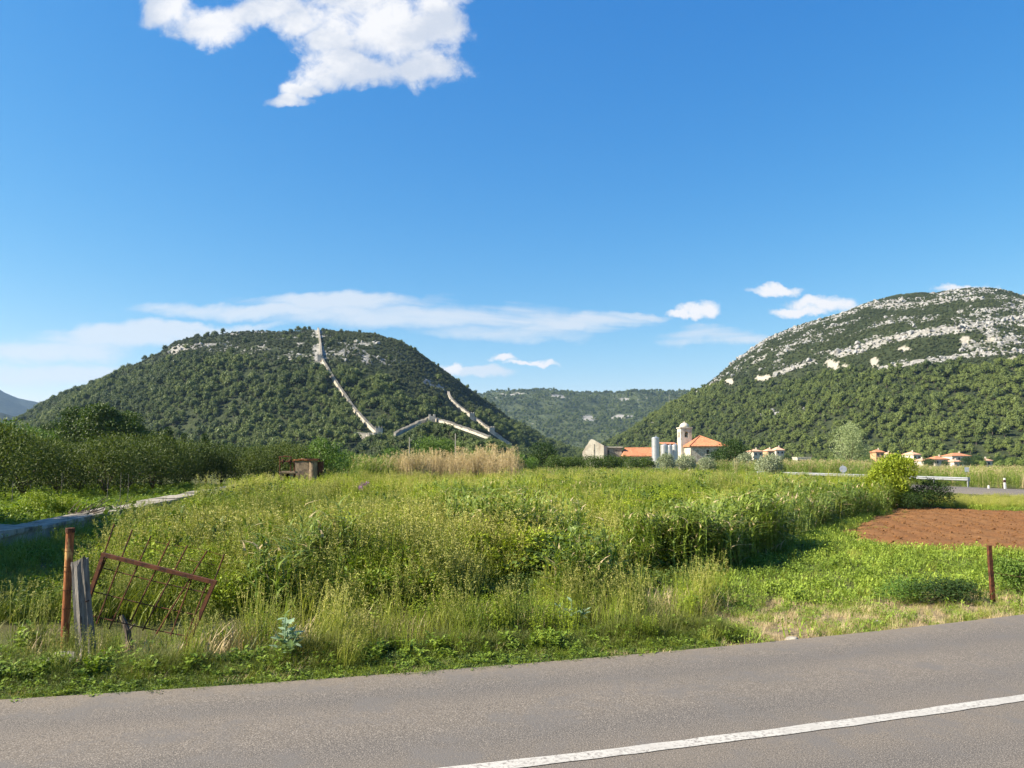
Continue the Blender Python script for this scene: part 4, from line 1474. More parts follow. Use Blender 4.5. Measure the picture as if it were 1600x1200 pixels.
KINDS = {
    'orchard': dict(w=2.2, h=3.6, zc0=.35, mat='orchard', nl=26, leaves=4600, ls=.15, lw=.075, lean=.05, up=.35, ragged=.5, rt=.09),
    'grove': dict(w=4.8, h=10.5, zc0=1.0, mat='grove', nl=30, leaves=15000, ls=.36, lw=.22, rt=.3, ragged=.15),
    'olive': dict(w=2.2, h=3.8, zc0=.4, mat='olive', nl=20, leaves=5200, ls=.26, lw=.11, rt=.14, ragged=.3),
    'poplar': dict(w=4.2, h=10.5, zc0=1.5, mat='poplar', nl=34, leaves=8000, ls=.28, lw=.14, rt=.25, ragged=.4, up=.5, lean=.02),
    'yellow': dict(w=1.5, h=2.7, zc0=.15, mat='yellow', nl=24, leaves=9500, ls=.13, lw=.06, rt=.07, ragged=.55, lobe=(.20, .34), up=.25),
    'dark': dict(w=3.4, h=5.4, zc0=.8, mat='darktree', nl=22, leaves=4800, ls=.24, lw=.15, rt=.2, ragged=.2),
    'bright': dict(w=2.6, h=5.0, zc0=.6, mat='brighttree', nl=22, leaves=4400, ls=.20, lw=.12, rt=.15, ragged=.35),
    'bush': dict(w=1.2, h=1.5, zc0=.08, mat='darktree', nl=16, leaves=3600, ls=.10, lw=.055, rt=.03, ragged=.4),
    'hedge': dict(w=2.4, h=3.2, zc0=.2, mat='brighttree', nl=20, leaves=3600, ls=.20, lw=.12, rt=.1, ragged=.3),
    'gardenbush': dict(w=.95, h=1.25, zc0=.05, mat='yellow', nl=16, leaves=2800, ls=.075, lw=.045, rt=.025, ragged=.5),
    'conifer': dict(w=1.6, h=7.5, zc0=.6, mat='darktree', nl=22, leaves=3600, ls=.24, lw=.12, rt=.15, ragged=.2, cone=.75),
}
CACHE = {}


def tree(name, kind, loc, label, cat, group=None, scale=1.0, var=0, rz=None, sz=1.0, **over):
    key = (kind, var, tuple(sorted(over.items())))
    if key not in CACHE:
        k = dict(KINDS[kind]); k.update(over)
        rt = k.pop('rt')
        cm, lob = crown_mesh(sum(map(ord, kind)) * 13 + var * 101, **k)
        CACHE[key] = (trunk_mesh(var + 5, lob, k['zc0'], rt), cm)
    tm, cm = CACHE[key]
    e = empty(name, loc, label, cat, group, rz if rz is not None else U(-.5, .5))
    for nm, me in (('trunk', tm), ('crown', cm)):
        o = link(nm, me, e)
        o.scale = (scale, scale, scale * sz)
    return e


def at_ground(px, Y):
    X = float(AE(px, 718)[0]) * Y
    return Vector((X, Y, float(gz(np.array(X), np.array(Y)))))


random.seed(55)
# orchard: rows run away from the camera along the garden wall
no = 0
ORD = ['first', 'second', 'third', 'fourth', 'fifth', 'sixth', 'seventh', 'eighth', 'ninth', 'tenth', 'eleventh', 'twelfth']
ROWS = ['front orchard row beside the garden wall', 'second orchard row behind the vegetable plants', 'third orchard row left of the well', 'fourth orchard row, deep in the shade', 'fifth orchard row at the left edge', 'hindmost orchard row below the hill']
for ri, (off, y0, y1, step) in enumerate(((-4.6, 47, 66, 3.6), (-8.4, 40, 78, 4.0), (-12.6, 36, 82, 4.2), (-17.2, 38, 84, 4.6), (-22.5, 36, 84, 5.0), (-28.5, 40, 80, 5.5))):
    y, spots = y0, []
    while y < y1:
        x = wall_x(y) - 1.4 + off + U(-.4, .4)
        px, _ = proj(x, y, 2)
        if -70 < px < 450: spots.append((px, x, y))
        y += step * U(.9, 1.1)
    for k, (px, x, y) in enumerate(sorted(spots)):
        tree('orchard_tree', 'orchard', (x, y, float(gz(x, y))), '%s tree from the left in the %s' % (ORD[k], ROWS[ri]), 'tree', 'orchard trees', U(.95, 1.25), no % 4)
        no += 1
for px, Y, lab in ((296, 66, 'first orchard tree of the back row left of the well'), (322, 71, 'second orchard tree of the back row left of the well'), (346, 67, 'third orchard tree of the back row left of the well'), (372, 72, 'fourth orchard tree of the back row left of the well'),
                  (394, 67, 'fifth orchard tree of the back row, nearest the well on its left'), (418, 73, 'orchard tree just behind the rusty winch frame, left'), (444, 75, 'orchard tree directly behind the rusty winch frame'), (468, 72, 'orchard tree directly behind the concrete cistern'), (492, 77, 'orchard tree behind the rusty drum of the cistern')):
    tree('orchard_tree', 'orchard', at_ground(px, Y), lab, 'tree', 'orchard trees behind the well', U(.95, 1.15), no % 4); no += 1
# big dark grove behind the orchard
for px, py, Y, s, v, lab in ((78, 650, 124, .80, 0, 'leftmost and lower tree of the big dark grove behind the orchard'), (118, 636, 120, 1.0, 1, 'tall broad tree in the middle left of the big dark grove'),
                             (160, 634, 117, 1.02, 2, 'tallest broad tree of the big dark grove, right of its middle'), (196, 640, 119, .93, 0, 'dark rounded tree at the right end of the big dark grove'),
                             (222, 660, 126, .68, 1, 'low pale green tree just right of the big dark grove')):
    tree('broadleaf_tree', 'grove', at_ground(px, Y), lab, 'tree', 'grove trees', s, v)
for px, Y, k, s, v, lab in ((20, 100, 'bright', 1.5, 0, 'pale green tree left of the big dark grove at the photo edge'), (52, 104, 'bright', 1.35, 1, 'pale green tree touching the left end of the big dark grove'), (262, 108, 'conifer', .95, 0, 'slim dark tree right of the grove, first of four'),
                            (286, 112, 'conifer', .85, 1, 'slim dark tree right of the grove, second of four'), (318, 104, 'conifer', .8, 0, 'slim dark tree right of the grove, third of four'),
                            (352, 108, 'dark', .85, 1, 'rounded dark tree behind the orchard, above its right part'), (402, 100, 'dark', .8, 0, 'dark tree at the right end of the orchard, behind'),
                            (430, 95, 'orchard', 1.25, 2, 'leafy tree behind the rusty well frame'),
                            (508, 72, 'bright', .88, 1, 'bright green tree just right of the old well'), (478, 84, 'orchard', 1.1, 1, 'dull green tree behind the concrete cistern'),
                            (545, 82, 'hedge', 1.0, 0, 'yellowish green bush between the well and the fort'), (575, 90, 'hedge', .85, 1, 'low green bush below the round fort tower'),
                            (612, 100, 'bright', .78, 2, 'bright green tree just right of the fort tower'), (640, 112, 'dark', .7, 2, 'small dark tree below the shaded wall'),
                            (672, 108, 'bright', 1.12, 0, 'broad bright green tree below the hilltop tower, left half'), (700, 110, 'bright', 1.08, 1, 'broad green tree below the hilltop tower, right half'),
                            (738, 104, 'hedge', 1.15, 2, 'green bush right of the grey power pole'), (768, 108, 'hedge', 1.1, 0, 'green bush below the end of the sunlit wall'),
                            (800, 104, 'hedge', 1.05, 1, 'green bush at the right end of the dry reeds'), (850, 128, 'dark', .98, 0, 'dark rounded tree in front of the gap between the hills'),
                            (828, 110, 'hedge', .85, 2, 'low bush left of the dark rounded tree')):
    tree('leafy_tree' if k != 'hedge' else 'leafy_bush', k, at_ground(px, Y), lab, 'tree' if k != 'hedge' else 'bush', None, s, v)
# hedge row left of the chapel, olives in front of it
hl = ['first bush', 'second bush', 'third bush', 'fourth bush', 'fifth bush', 'sixth bush', 'seventh bush', 'eighth bush']
for i, px in enumerate((868, 890, 910, 930, 950, 970, 990, 1008)):
    tree('hedge_bush', 'hedge', at_ground(px, 118 + 3 * (i % 3)), hl[i] + ' from the left in the dark hedge before the ruin and long roof', 'bush', 'hedge bushes', U(.85, .98), i % 3, mat='grove')
for px, Y, s, v, lab in ((1043, 118, .88, 0, 'grey green olive tree below the tall silver tank'), (1072, 120, .84, 1, 'grey green olive tree in front of the chapel left wall'),
                         (1104, 118, .72, 2, 'low olive tree in front of the chapel window wall'), (1164, 112, .88, 0, 'olive tree in front of the dark rounded tree right of the chapel'),
                         (1203, 96, .82, 1, 'olive tree standing over the left end of the guardrail')):
    tree('olive_tree', 'olive', at_ground(px, Y), lab, 'tree', 'olive trees', s, v)
tree('rounded_tree', 'dark', at_ground(1150, 128), 'dark green rounded tree just right of the chapel', 'tree', None, 1.08, 1)
tree('rounded_tree', 'dark', at_ground(1130, 134), 'smaller dark tree touching the right corner of the chapel', 'tree', None, .85, 2)
tree('pale_tree', 'poplar', at_ground(1328, 172), 'tall pale green windblown tree behind the guardrail', 'tree', None, 1.06, 0)
tree('yellow_green_tree', 'yellow', at_ground(1398, 39.0), 'bright yellow green small tree at the corner of the red soil', 'tree', None, 1.0, 0)
tree('yellow_green_tree', 'yellow', at_ground(1372, 39.5), 'low yellow green sapling on the left flank of the bright small tree', 'tree', None, .72, 1)
tree('dark_bush', 'bush', at_ground(1450, 38.5), 'dark bush at the right foot of the bright yellow green tree', 'bush', None, .92, 0)
tree('dark_bush', 'bush', at_ground(1422, 37.6), 'low dark bush under the bright yellow green tree', 'bush', None, .55, 1)
tree('roadside_bush', 'bush', G(1462, 942, -.1), 'dark sprawling bush left of the rusty post at right', 'bush', None, .52, 1, sz=.5, ragged=1.1, nl=9, leaves=2600)
tree('roadside_bush', 'bush', G(1492, 942, -.1), 'dark low bush touching the rusty post on its left', 'bush', None, .40, 2, sz=.6, ragged=1.1, nl=9, leaves=2600)
tree('roadside_bush', 'bush', G(1412, 938, -.1), 'low green bush by the road, left of the dark sprawling bush', 'bush', None, .46, 0, mat='brighttree', sz=.5, ragged=1.1, nl=9, leaves=2400)
tree('roadside_bush', 'bush', G(1590, 935, -.1), 'green bush behind the rusty post at the right photo edge', 'bush', None, .45, 2, mat='brighttree')
for px, Y, s, v, lab in ((62, 30.5, 1.0, 0, 'yellow green garden shrub beside the low concrete wall'), (100, 31, .85, 1, 'darker yellow green garden shrub next to the path'), ):
    tree('garden_shrub', 'gardenbush', at_ground(px, Y), lab, 'shrub', None, s, v)
for px, Y, s, v, lab in ((1228, 400, 1.25, 0, 'dark tree right of the ochre house group'), (1404, 405, 1.2, 1, 'dark tree between the orange house and the pink roofed house'), (1449, 398, .95, 2, 'dark tree above the small white house'),
                         (1456, 388, .9, 0, 'dark tree before the left wall of the wide white house'), (1478, 385, .75, 1, 'low tree under the wide white house'), (1512, 386, 1.1, 2, 'dark tree at the right of the white annex'),
                         (1528, 402, 1.2, 0, 'dark tree right of the large two storey house'), (1562, 400, 1.1, 1, 'dark tree right of the rightmost house'), (1280, 390, 1.0, 2, 'dark tree right of the long flat roofed house'), (1238, 385, .8, 1, 'dark tree left of the long flat roofed house'), (1585, 380, 1.0, 2, 'dark tree near the right photo edge before the forest')):
    tree('house_tree', 'dark', at_ground(px, Y), lab, 'tree', 'trees among the houses', s, v)
tree('bramble_shrub', 'bush', at_ground(345, 15.5), 'dark grey green shrub in the grass right of the gate', 'shrub', None, .55, 2)
# trees just out of view on the left, whose shade falls across the garden wall
for i, (x, y, s) in enumerate(((-17.2, 13.6, 1.45), (-18.6, 18.2, 1.4), (-20.4, 23.2, 1.25))):
    tree('orchard_tree', 'orchard', (x, y, -.15), ('nearest', 'middle', 'farthest')[i] + ' orchard tree just beyond the left photo edge, shading the concrete wall', 'tree', 'shading orchard trees', s, i)
for i, (x, y, s) in enumerate(((-21.0, 11.0, .92), (-23.0, 15.8, 1.0), (-25.5, 21.5, 1.0))):
    tree('shade_tree', 'grove', (x, y, -.15), ('nearest', 'middle', 'farthest')[i] + ' tall broad tree beyond the left photo edge, shading the grass', 'tree', 'shading broad trees', s, i)

# ------------------------------------------------------------------ old fortress walls on the left hill
def wall_path(pts, hill, step=1.6):
    pts = np.array(pts, float)
    d = np.concatenate([[0], np.cumsum(np.hypot(*np.diff(pts, axis=0).T))])
    t = np.linspace(0, d[-1], max(3, int(d[-1] / step)))
    px, py = np.interp(t, d, pts[:, 0]), np.interp(t, d, pts[:, 1])
    q = np.array([hill.hit(a, b) for a, b in zip(px, py)])
    k = np.hanning(9)[1:-1]; k /= k.sum()
    if len(q) > 8:
        for c in range(3): q[:, c] = np.convolve(np.pad(q[:, c], 3, mode='edge'), k, 'valid')
    return q


def wall_mesh(q, h, th, merlon=True, sink=6.0):
    mb = MB()
    tg = np.gradient(q, axis=0)[:, :2]; tg /= np.linalg.norm(tg, axis=1)[:, None] + 1e-9
    nr = np.stack([-tg[:, 1], tg[:, 0]], 1) * th / 2
    vs = []
    rr = np.random.default_rng(len(q))
    hz = h * (1 + rr.normal(0, .06, len(q)))
    for p, n, hh in zip(q, nr, hz):
        for s, zz in ((1, -sink), (1, hh), (-1, hh), (-1, -sink)):
            vs.append((p[0] + s * n[0], p[1] + s * n[1], p[2] + zz))
    fs = []
    m = len(q)
    for i in range(m - 1):
        for k in range(4):
            k2 = (k + 1) % 4
            fs.append((i * 4 + k, i * 4 + k2, (i + 1) * 4 + k2, (i + 1) * 4 + k))
    fs += [(3, 2, 1, 0), tuple((m - 1) * 4 + k for k in range(4))]
    mb.add(vs, fs)
    if merlon:
        for i in range(0, m - 1):
            p = (q[i] + q[i + 1]) / 2
            mb.box((p[0] + nr[i][0] * .75, p[1] + nr[i][1] * .75, p[2] + max(hz[i], hz[i + 1]) + .3), (.6, .6, .7))
            mb.box((p[0] - nr[i][0] * .75, p[1] - nr[i][1] * .75, p[2] + max(hz[i], hz[i + 1]) + .3), (.6, .6, .7))
    return mb


def square_tower(parent, p, w, h, rz=.2):
    mb = MB()
    mb.box((p[0], p[1], p[2] + h / 2 - 3), (w, w, h + 6), rz=rz)
    for k in range(4):
        for s in (-1, 0, 1):
            a = rz + k * math.pi / 2
            u, v = w / 2 * .86, s * w / 2 * .86
            mb.box((p[0] + u * math.cos(a) - v * math.sin(a), p[1] + u * math.sin(a) + v * math.cos(a), p[2] + h + .55), (w * .2, w * .2, 1.1), rz=rz)
    return mb.build('tower', M['wallstone'], parent)


def round_tower(parent, p, r_, h):
    mb = MB()
    mb.tube([(p[0], p[1], p[2] - 4), (p[0], p[1], p[2] + h * .9), (p[0], p[1], p[2] + h)], [r_ * 1.08, r_, r_ * 1.06], 16)
    for k in range(10):
        a = k * .628
        mb.box((p[0] + r_ * .9 * math.cos(a), p[1] + r_ * .9 * math.sin(a), p[2] + h + .4), (.8, .8, .8), rz=a)
    return mb.build('round_tower', M['wallstone'], parent)


for nm, pts, lab, h, th, tw in (
        ('fortress_wall', WALL_A, 'long pale stone wall running straight down the wooded hill from its summit', 2.6, 1.5, [(500, 564, 4, 4.5), (592, 682, 4.6, 5.5)]),
        ('fortress_wall', WALL_B, 'pale stone wall descending the right flank of the wooded hill', 2.6, 1.7, [(737, 655, 4.2, 4.6), (768, 677, 4.6, 4.6)]),
        ('fortress_wall', WALL_C, 'shaded stone wall climbing rightwards to the small hilltop tower', 3.2, 1.2, []),
        ('fortress_wall', WALL_D, 'sunlit stone wall sloping down to the right from the small hilltop tower', 2.6, 1.2, []),
        ('fort', WALL_E, 'low stone fort with a round tower at the foot of the long wall', 3.0, 2.0, [])):
    e = empty(nm, (0, 0, 0), lab, 'fort' if nm == 'fort' else 'wall', 'fortress walls' if nm != 'fort' else None)
    q = wall_path(pts, hillK if pts in (WALL_C, WALL_D) else hillL)
    if pts in (WALL_C, WALL_D): q[:, 2] -= 1.2
    e.location = Vector(q[-1])
    inv = -Vector(q[-1])
    w_ = wall_mesh(q + np.array(inv), h, th, True, 2.5 if nm == 'fort' else 6.0).build('wall', M['wallstone'], e)
    for (tx, ty, tw_, th_) in tw: square_tower(e, hillL.hit(tx, ty) + inv, tw_, th_)
    if nm == 'fort': round_tower(e, hillL.hit(579, 690) + inv, 2.9, 4.2)
p0 = hillK.hit(675, 659)
e = empty('watchtower', p0, 'small square stone tower where the shaded and sunlit walls meet', 'tower')
mb = MB(); mb.box((0, 0, .4), (3.6, 3.4, 5.6), rz=.15); mb.build('shaft', M['wallstone'], e)
for s in (-1, 1):
    mb = MB(); mb.box((s * 1.25, s * .19, 3.7), (1.0, 3.2, 1.0), rz=.15); mb.build('merlon', M['wallstone'], e)

# ------------------------------------------------------------------ chapel, ruin, long building, tanks
def chapel_wall_mat():
    m, nt, out = new_mat('rubble_stone')
    tc = nt.nodes.new('ShaderNodeTexCoord').outputs['Object']
    v = nt.nodes.new('ShaderNodeTexVoronoi'); v.inputs['Scale'].default_value = 1.9
    mp = nt.nodes.new('ShaderNodeMapping'); mp.inputs['Scale'].default_value = (1, 1, 1.5)
    nt.links.new(tc, mp.inputs['Vector']); nt.links.new(mp.outputs[0], v.inputs['Vector'])
    hv = nt.nodes.new('ShaderNodeSeparateColor'); nt.links.new(v.outputs['Color'], hv.inputs[0])
    c = mixc(nt, hv.outputs[0], (0.26, 0.20, 0.145), (0.52, 0.44, 0.34))
    ve = nt.nodes.new('ShaderNodeTexVoronoi'); ve.feature = 'DISTANCE_TO_EDGE'; ve.inputs['Scale'].default_value = 1.9
    nt.links.new(mp.outputs[0], ve.inputs['Vector'])
    c = mixc(nt, rmp(nt, ve.outputs['Distance'], .07, .02), c, (0.56, 0.50, 0.41))
    b = nt.nodes.new('ShaderNodeBsdfPrincipled'); nt.links.new(c, b.inputs['Base Color']); b.inputs['Roughness'].default_value = .9
    bp = nt.nodes.new('ShaderNodeBump'); bp.inputs['Strength'].default_value = .6; bp.inputs['Distance'].default_value = .05
    nt.links.new(ve.outputs['Distance'], bp.inputs['Height']); nt.links.new(bp.outputs[0], b.inputs['Normal'])
    nt.links.new(b.outputs[0], out.inputs[0])
    return m


def tile_mat():
    m, nt, out = new_mat('clay_tiles')
    tc = nt.nodes.new('ShaderNodeTexCoord').outputs['Object']
    c = mixc(nt, rmp(nt, ntex(nt, 2.2, 5, .65, tc), .35, .65), (0.36, 0.135, 0.062), (0.50, 0.225, 0.115))
    c = mixc(nt, rmp(nt, ntex(nt, .5, 4, .6, tc), .52, .66), c, (0.34, 0.13, 0.065))
    b = nt.nodes.new('ShaderNodeBsdfPrincipled'); nt.links.new(c, b.inputs['Base Color']); b.inputs['Roughness'].default_value = .85
    nt.links.new(b.outputs[0], out.inputs[0])
    return m


M['rubble'] = chapel_wall_mat()
M['tile'] = tile_mat()

CYy = 172.0
corner = P(1080, 740, CYy); corner.z = float(gz(np.array(corner.x), np.array(corner.y)))
chap = empty('chapel', corner, 'stone chapel with orange hipped roof and domed bell tower', 'chapel', rz=R(6))
WX, WY = 8.3, 8.5
z_e = P(1080, 697, CYy).z - corner.z          # eaves
z_a = P(1096, 681, CYy + 4).z - corner.z      # apex


def ring_wall(mb, x0, y0, x1, y1, z0, z1, t=.5):
    mb.box(((x0 + x1) / 2, y0 + t / 2, (z0 + z1) / 2), (x1 - x0, t, z1 - z0))
    mb.box(((x0 + x1) / 2, y1 - t / 2, (z0 + z1) / 2), (x1 - x0, t, z1 - z0))
    mb.box((x0 + t / 2, (y0 + y1) / 2, (z0 + z1) / 2), (t, y1 - y0 - 2 * t, z1 - z0))
    mb.box((x1 - t / 2, (y0 + y1) / 2, (z0 + z1) / 2), (t, y1 - y0 - 2 * t, z1 - z0))


mb = MB()
# front wall in pieces around the window
wx, wz, ww, wh = 3.95, z_e - 1.3, .75, .95
mb.box(((wx - ww / 2) / 2, .25, z_e / 2), (wx - ww / 2, .5, z_e))
mb.box(((wx + ww / 2 + WX) / 2, .25, z_e / 2), (WX - wx - ww / 2, .5, z_e))
mb.box((wx, .25, (wz - wh / 2) / 2), (ww, .5, wz - wh / 2))
mb.box((wx, .25, (z_e + wz + wh / 2) / 2), (ww, .5, z_e - wz - wh / 2))
mb.box((WX / 2, WY - .25, z_e / 2), (WX, .5, z_e))
mb.box((WX - .25, WY / 2, z_e / 2), (.5, WY - 1.0, z_e))
mb.build('wall', M['rubble'], chap)
mb = MB(); mb.box((.25, WY / 2, z_e / 2), (.5, WY - 1.0, z_e)); mb.build('pale_wall', M['plaster'], chap)  # left wall in a paler material than the other walls
win = MB().box((wx, .36, wz), (ww, .06, wh)).build('window', M['glass'], chap)
mb = MB()
for s in (-1, 1):
    mb.box((wx + s * (ww / 2 + .1), -.04, wz), (.2, .12, wh))
    mb.box((wx, -.05, wz + s * (wh / 2 + .1)), (ww + .44, .14, .2))
mb.build('frame', M['plaster'], win)
for s in (0,):
    MB().box((wx, .30, wz), (.05, .05, wh)).box((wx, .29, wz), (ww, .05, .05)).build('glazing_bar', M['bark'], win)
ov = .35
mb = MB()
ap = [(WX * .44, WY * .5, z_a)]
base = [(-ov, -ov, z_e), (WX + ov, -ov, z_e), (WX + ov, WY + ov, z_e), (-ov, WY + ov, z_e)]
low = [(x, y, z - .16) for x, y, z in base]
mb.add(base + ap + low, [(0, 1, 4), (1, 2, 4), (2, 3, 4), (3, 0, 4), (5, 6, 1, 0), (6, 7, 2, 1), (7, 8, 3, 2), (8, 5, 0, 3), (8, 7, 6, 5)])
roof = mb.build('roof', M['tile'], chap)
# tile courses on the front and left roof planes, hip caps
mb = MB()
for a, b in ((0, 1), (3, 0)):
    A, B, T = Vector(base[a]), Vector(base[b]), Vector(ap[0])
    n = (B - A).cross(T - A).normalized()
    for k in range(26):
        t = (k + .5) / 26
        p0 = A.lerp(B, t)
        foot = (T - A).dot((B - A).normalized()) / (B - A).length
        lim = t / foot if t < foot else (1 - t) / (1 - foot)
        up = (T - A.lerp(B, foot)) * lim * .97
        mb.tube([p0 + n * .02, p0 + up + n * .02], .085, 4)
mb.build('tile_rows', M['tile'], roof)
tag(bpy.context.scene.objects['tile_rows'], kind='stuff')
for a in (0, 1, 3):
    MB().tube([Vector(base[a]) + Vector((0, 0, .05)), Vector(ap[0]) + Vector((0, 0, .05))], .13, 6).build('hip_cap', M['tile'], roof)
# bell tower
tb = P(1070, 700, CYy + 5.5)
tl = (Matrix.Rotation(-R(6), 3, 'Z') @ (tb - corner))
tz = P(1070, 669.5, CYy + 5.5).z - corner.z
mb = MB()
tw = 2.6; hw = tw / 2
zo0, zo1 = tz - 2.1, tz - .75
ow = .42
mb.box((tl.x, tl.y, zo0 / 2), (tw, tw, zo0))
for sx_ in (-1, 1):
    for sy_ in (-1, 1):
        c_ = (hw + ow) / 2
        mb.box((tl.x + sx_ * c_, tl.y + sy_ * c_, (zo0 + tz) / 2), (hw - ow, hw - ow, tz - zo0))
ca = []
for ax in (0, 1):
    for s in (-1, 1):
        # arched head over each opening
        seg = 8
        v, f = [], []
        for i in range(seg + 1):
            t = math.pi * i / seg
            u_, z_ = ow * math.cos(t), zo1 - .42 + ow * math.sin(t)
            for d_ in (hw - .001, ow):
                v.append(((u_, s * d_, z_) if ax == 0 else (s * d_, u_, z_)))
                v.append(((u_, s * d_, tz - .002) if ax == 0 else (s * d_, u_, tz - .002)))
        for i in range(seg):
            a_ = i * 4
            f += [(a_, a_ + 4, a_ + 5, a_ + 1), (a_ + 2, a_ + 3, a_ + 7, a_ + 6), (a_, a_ + 2, a_ + 6, a_ + 4)]
        mb.add([(x + tl.x, y + tl.y, z) for x, y, z in v], f)
tower = mb.build('bell_tower', M['plaster'], chap)
mb = MB(); mb.box((tl.x, tl.y, tz + .12), (tw + .35, tw + .35, .24)); mb.build('cornice', M['plaster'], tower)
mb = MB()
prof = [(1.14 * math.cos(a), .24 + 1.14 * math.sin(a)) for a in np.linspace(0, math.pi / 2 - .06, 8)]
mb.tube([(tl.x, tl.y, tz + z) for _, z in prof] , [r_ for r_, _ in prof], 16)
mb.build('dome', M['plaster'], tower, True)
mb = MB(); mb.tube([(tl.x, tl.y, tz + 1.36), (tl.x, tl.y, tz + 1.75)], [.13, .05], 6); mb.build('finial', M['plaster'], tower)
mb = MB(); mb.tube([(tl.x, tl.y, zo0 + .95), (tl.x, tl.y, zo0 + .8), (tl.x, tl.y, zo0 + .35), (tl.x, tl.y, zo0 + .2)], [.08, .2, .28, .36], 10); mb.build('bell', M['rust'], tower)

# storage tanks
for px, py, Y_, w_, lab in ((1025, 682.5, 163, 12.0, 'tallest slim silver steel tank left of the chapel'), (1039, 694, 166, 11.6, 'short silver steel tank next to the tallest tank'),
                            (1047.5, 695, 171, 8.5, 'narrow shaded steel tank set back between the two short tanks'), (1055.5, 694, 167, 9.0, 'short silver steel tank touching the chapel left wall')):
    p0 = P(px, 740, Y_); p0.z = float(gz(np.array(p0.x), np.array(p0.y)))
    rr = w_ * Y_ / F / 2; zt = P(px, py, Y_).z - p0.z
    e = empty('steel_tank', p0, lab, 'tank', 'storage tanks')
    MB().tube([(0, 0, .3), (0, 0, zt - .25), (0, 0, zt - .22), (0, 0, zt)], [rr, rr, rr * .98, rr * .25], 20).build('shell', M['steel'], e, False)
    for k in range(1, 4):
        zz = .3 + (zt - .5) * k / 4
        MB().tube([(0, 0, zz - .04), (0, 0, zz + .04)], [rr + .02, rr + .02], 20).build('band', M['steel'], e)
    MB().tube([(rr * .2, 0, zt - .1), (rr * .2, 0, zt + .25)], .09, 8).build('vent', M['steel'], e)
    for k in range(3):
        a = k * 2.09
        MB().box((rr * .8 * math.cos(a), rr * .8 * math.sin(a), .15), (.12, .12, .34)).build('leg', M['steel'], e)


def slab_poly(mb, pts2, y0, y1):
    """extrude an outline in the x-z plane from y0 to y1"""
    n = len(pts2)
    v = [(x, y0, z) for x, z in pts2] + [(x, y1, z) for x, z in pts2]
    f = [tuple(range(n)), tuple(range(n, 2 * n))[::-1]] + [((i + 1) % n, i, n + i, n + (i + 1) % n) for i in range(n)]
    mb.add(v, f)


YR = 188.0
b0 = P(926, 745, YR); b0.z = float(gz(np.array(b0.x), np.array(b0.y)))
ruin = empty('ruined_building', b0, 'roofless pale stone gable of a ruined building left of the long orange roof', 'ruin', rz=-R(22))


def q2(px, py): q = P(px, py, YR) - b0; return (q.x, q.z)


mb = MB()
slab_poly(mb, [q2(909, 745), q2(909.5, 706), q2(913, 701), q2(915, 697), q2(918, 694), q2(920, 690), q2(923.6, 686), q2(928, 687.5), q2(936, 692), q2(944, 696.5), q2(944, 745)][::-1], 0, .7)
mb.build('gable_wall', M['wallstone'], ruin)
x1, z1 = q2(944, 697)
mb = MB(); mb.box((x1 - .35, 4.7, z1 / 2), (.7, 8, z1)); mb.build('side_wall', M['wallstone'], ruin)
xs1 = q2(928.3, 700)[0]
MB().box((xs1, -.06, z1 / 2), (.22, .12, z1 + 1.0)).build('seam', M['concrete'], ruin)

b0 = P(996, 745, YR); b0.z = float(gz(np.array(b0.x), np.array(b0.y)))
lb = empty('long_building', b0, 'long low building with orange tiled roof between ruin and tanks', 'building')
xa, xb = q2(972, 711)[0], q2(1024, 711)[0]
zeave = P(990, 712.5, YR).z - b0.z; zrid = P(990, 700, YR + 4).z - b0.z
mb = MB(); ring_wall(mb, xa + .3, 0, xb - .3, 8, 0, zeave - .03); mb.build('wall', M['wallstone'], lb)
mb = MB()
pts = [(xa, -.4, zeave), (xb, -.4, zeave), (xb, 8.4, zeave), (xa, 8.4, zeave), (xa + 1.3, 4, zrid), (xb, 4, zrid)]
mb.add(pts + [(x, y, z - .15) for x, y, z in pts[:4]], [(0, 1, 5, 4), (2, 3, 4, 5), (3, 0, 4), (1, 2, 5), (6, 7, 1, 0), (7, 8, 2, 1), (8, 9, 3, 2), (9, 6, 0, 3), (9, 8, 7, 6)])
rf = mb.build('roof', M['tile'], lb)
A, B, T = Vector(pts[0]), Vector(pts[1]), Vector(pts[5])
n_ = Vector((0, -(zrid - zeave), 4.4)).normalized()
mb = MB()
for k in range(34):
    x = xa + .35 + (xb - xa - .5) * (k + .5) / 34
    y_, z_ = 4.0, zrid
    t_ = min(1, (x - xa) / 1.3)
    mb.tube([(x, -.4, zeave + .03), (x, -.4 + 4.4 * t_, zeave + (zrid - zeave) * t_ + .03)], .08, 4)
mb.build('tile_rows', M['tile'], rf)['kind'] = 'stuff'
MB().tube([(xa + 1.3, 4, zrid + .05), (xb, 4, zrid + .05)], .14, 6).build('ridge_cap', M['tile'], rf)
for k in range(3):
    MB().box((xa + 2.2 + k * 2.3, -.03, zeave * .55), (.7, .08, .9)).build('window', M['glass'], lb)
b1 = P(959, 745, YR + 2); b1.z = float(gz(np.array(b1.x), np.array(b1.y)))
an = empty('flat_shed', b1, 'low flat roofed shed between the ruined gable and the orange roof', 'shed')
ws = P(973, 700, YR + 2).x - P(946, 700, YR + 2).x
zt = P(959, 699.5, YR + 2).z - b1.z
mb = MB(); ring_wall(mb, -ws / 2, 0, ws / 2, 6, 0, zt); mb.build('wall', M['concrete'], an)
mb = MB(); mb.box((0, 3, zt + .14), (ws + .5, 6.6, .24)); mb.build('roof_slab', M['plaster'], an)
MB().box((-ws * .35, -.03, zt * .75), (1.0, .08, zt * .3)).build('opening_shade', M['glass'], an)  # dark panel on the closed wall, painted as the shade of a hole
b1 = P(1050, 745, YR - 2); b1.z = float(gz(np.array(b1.x), np.array(b1.y)))
bk = empty('back_shed', b1, 'low shed whose red roof edge shows behind the short silver tanks', 'shed')
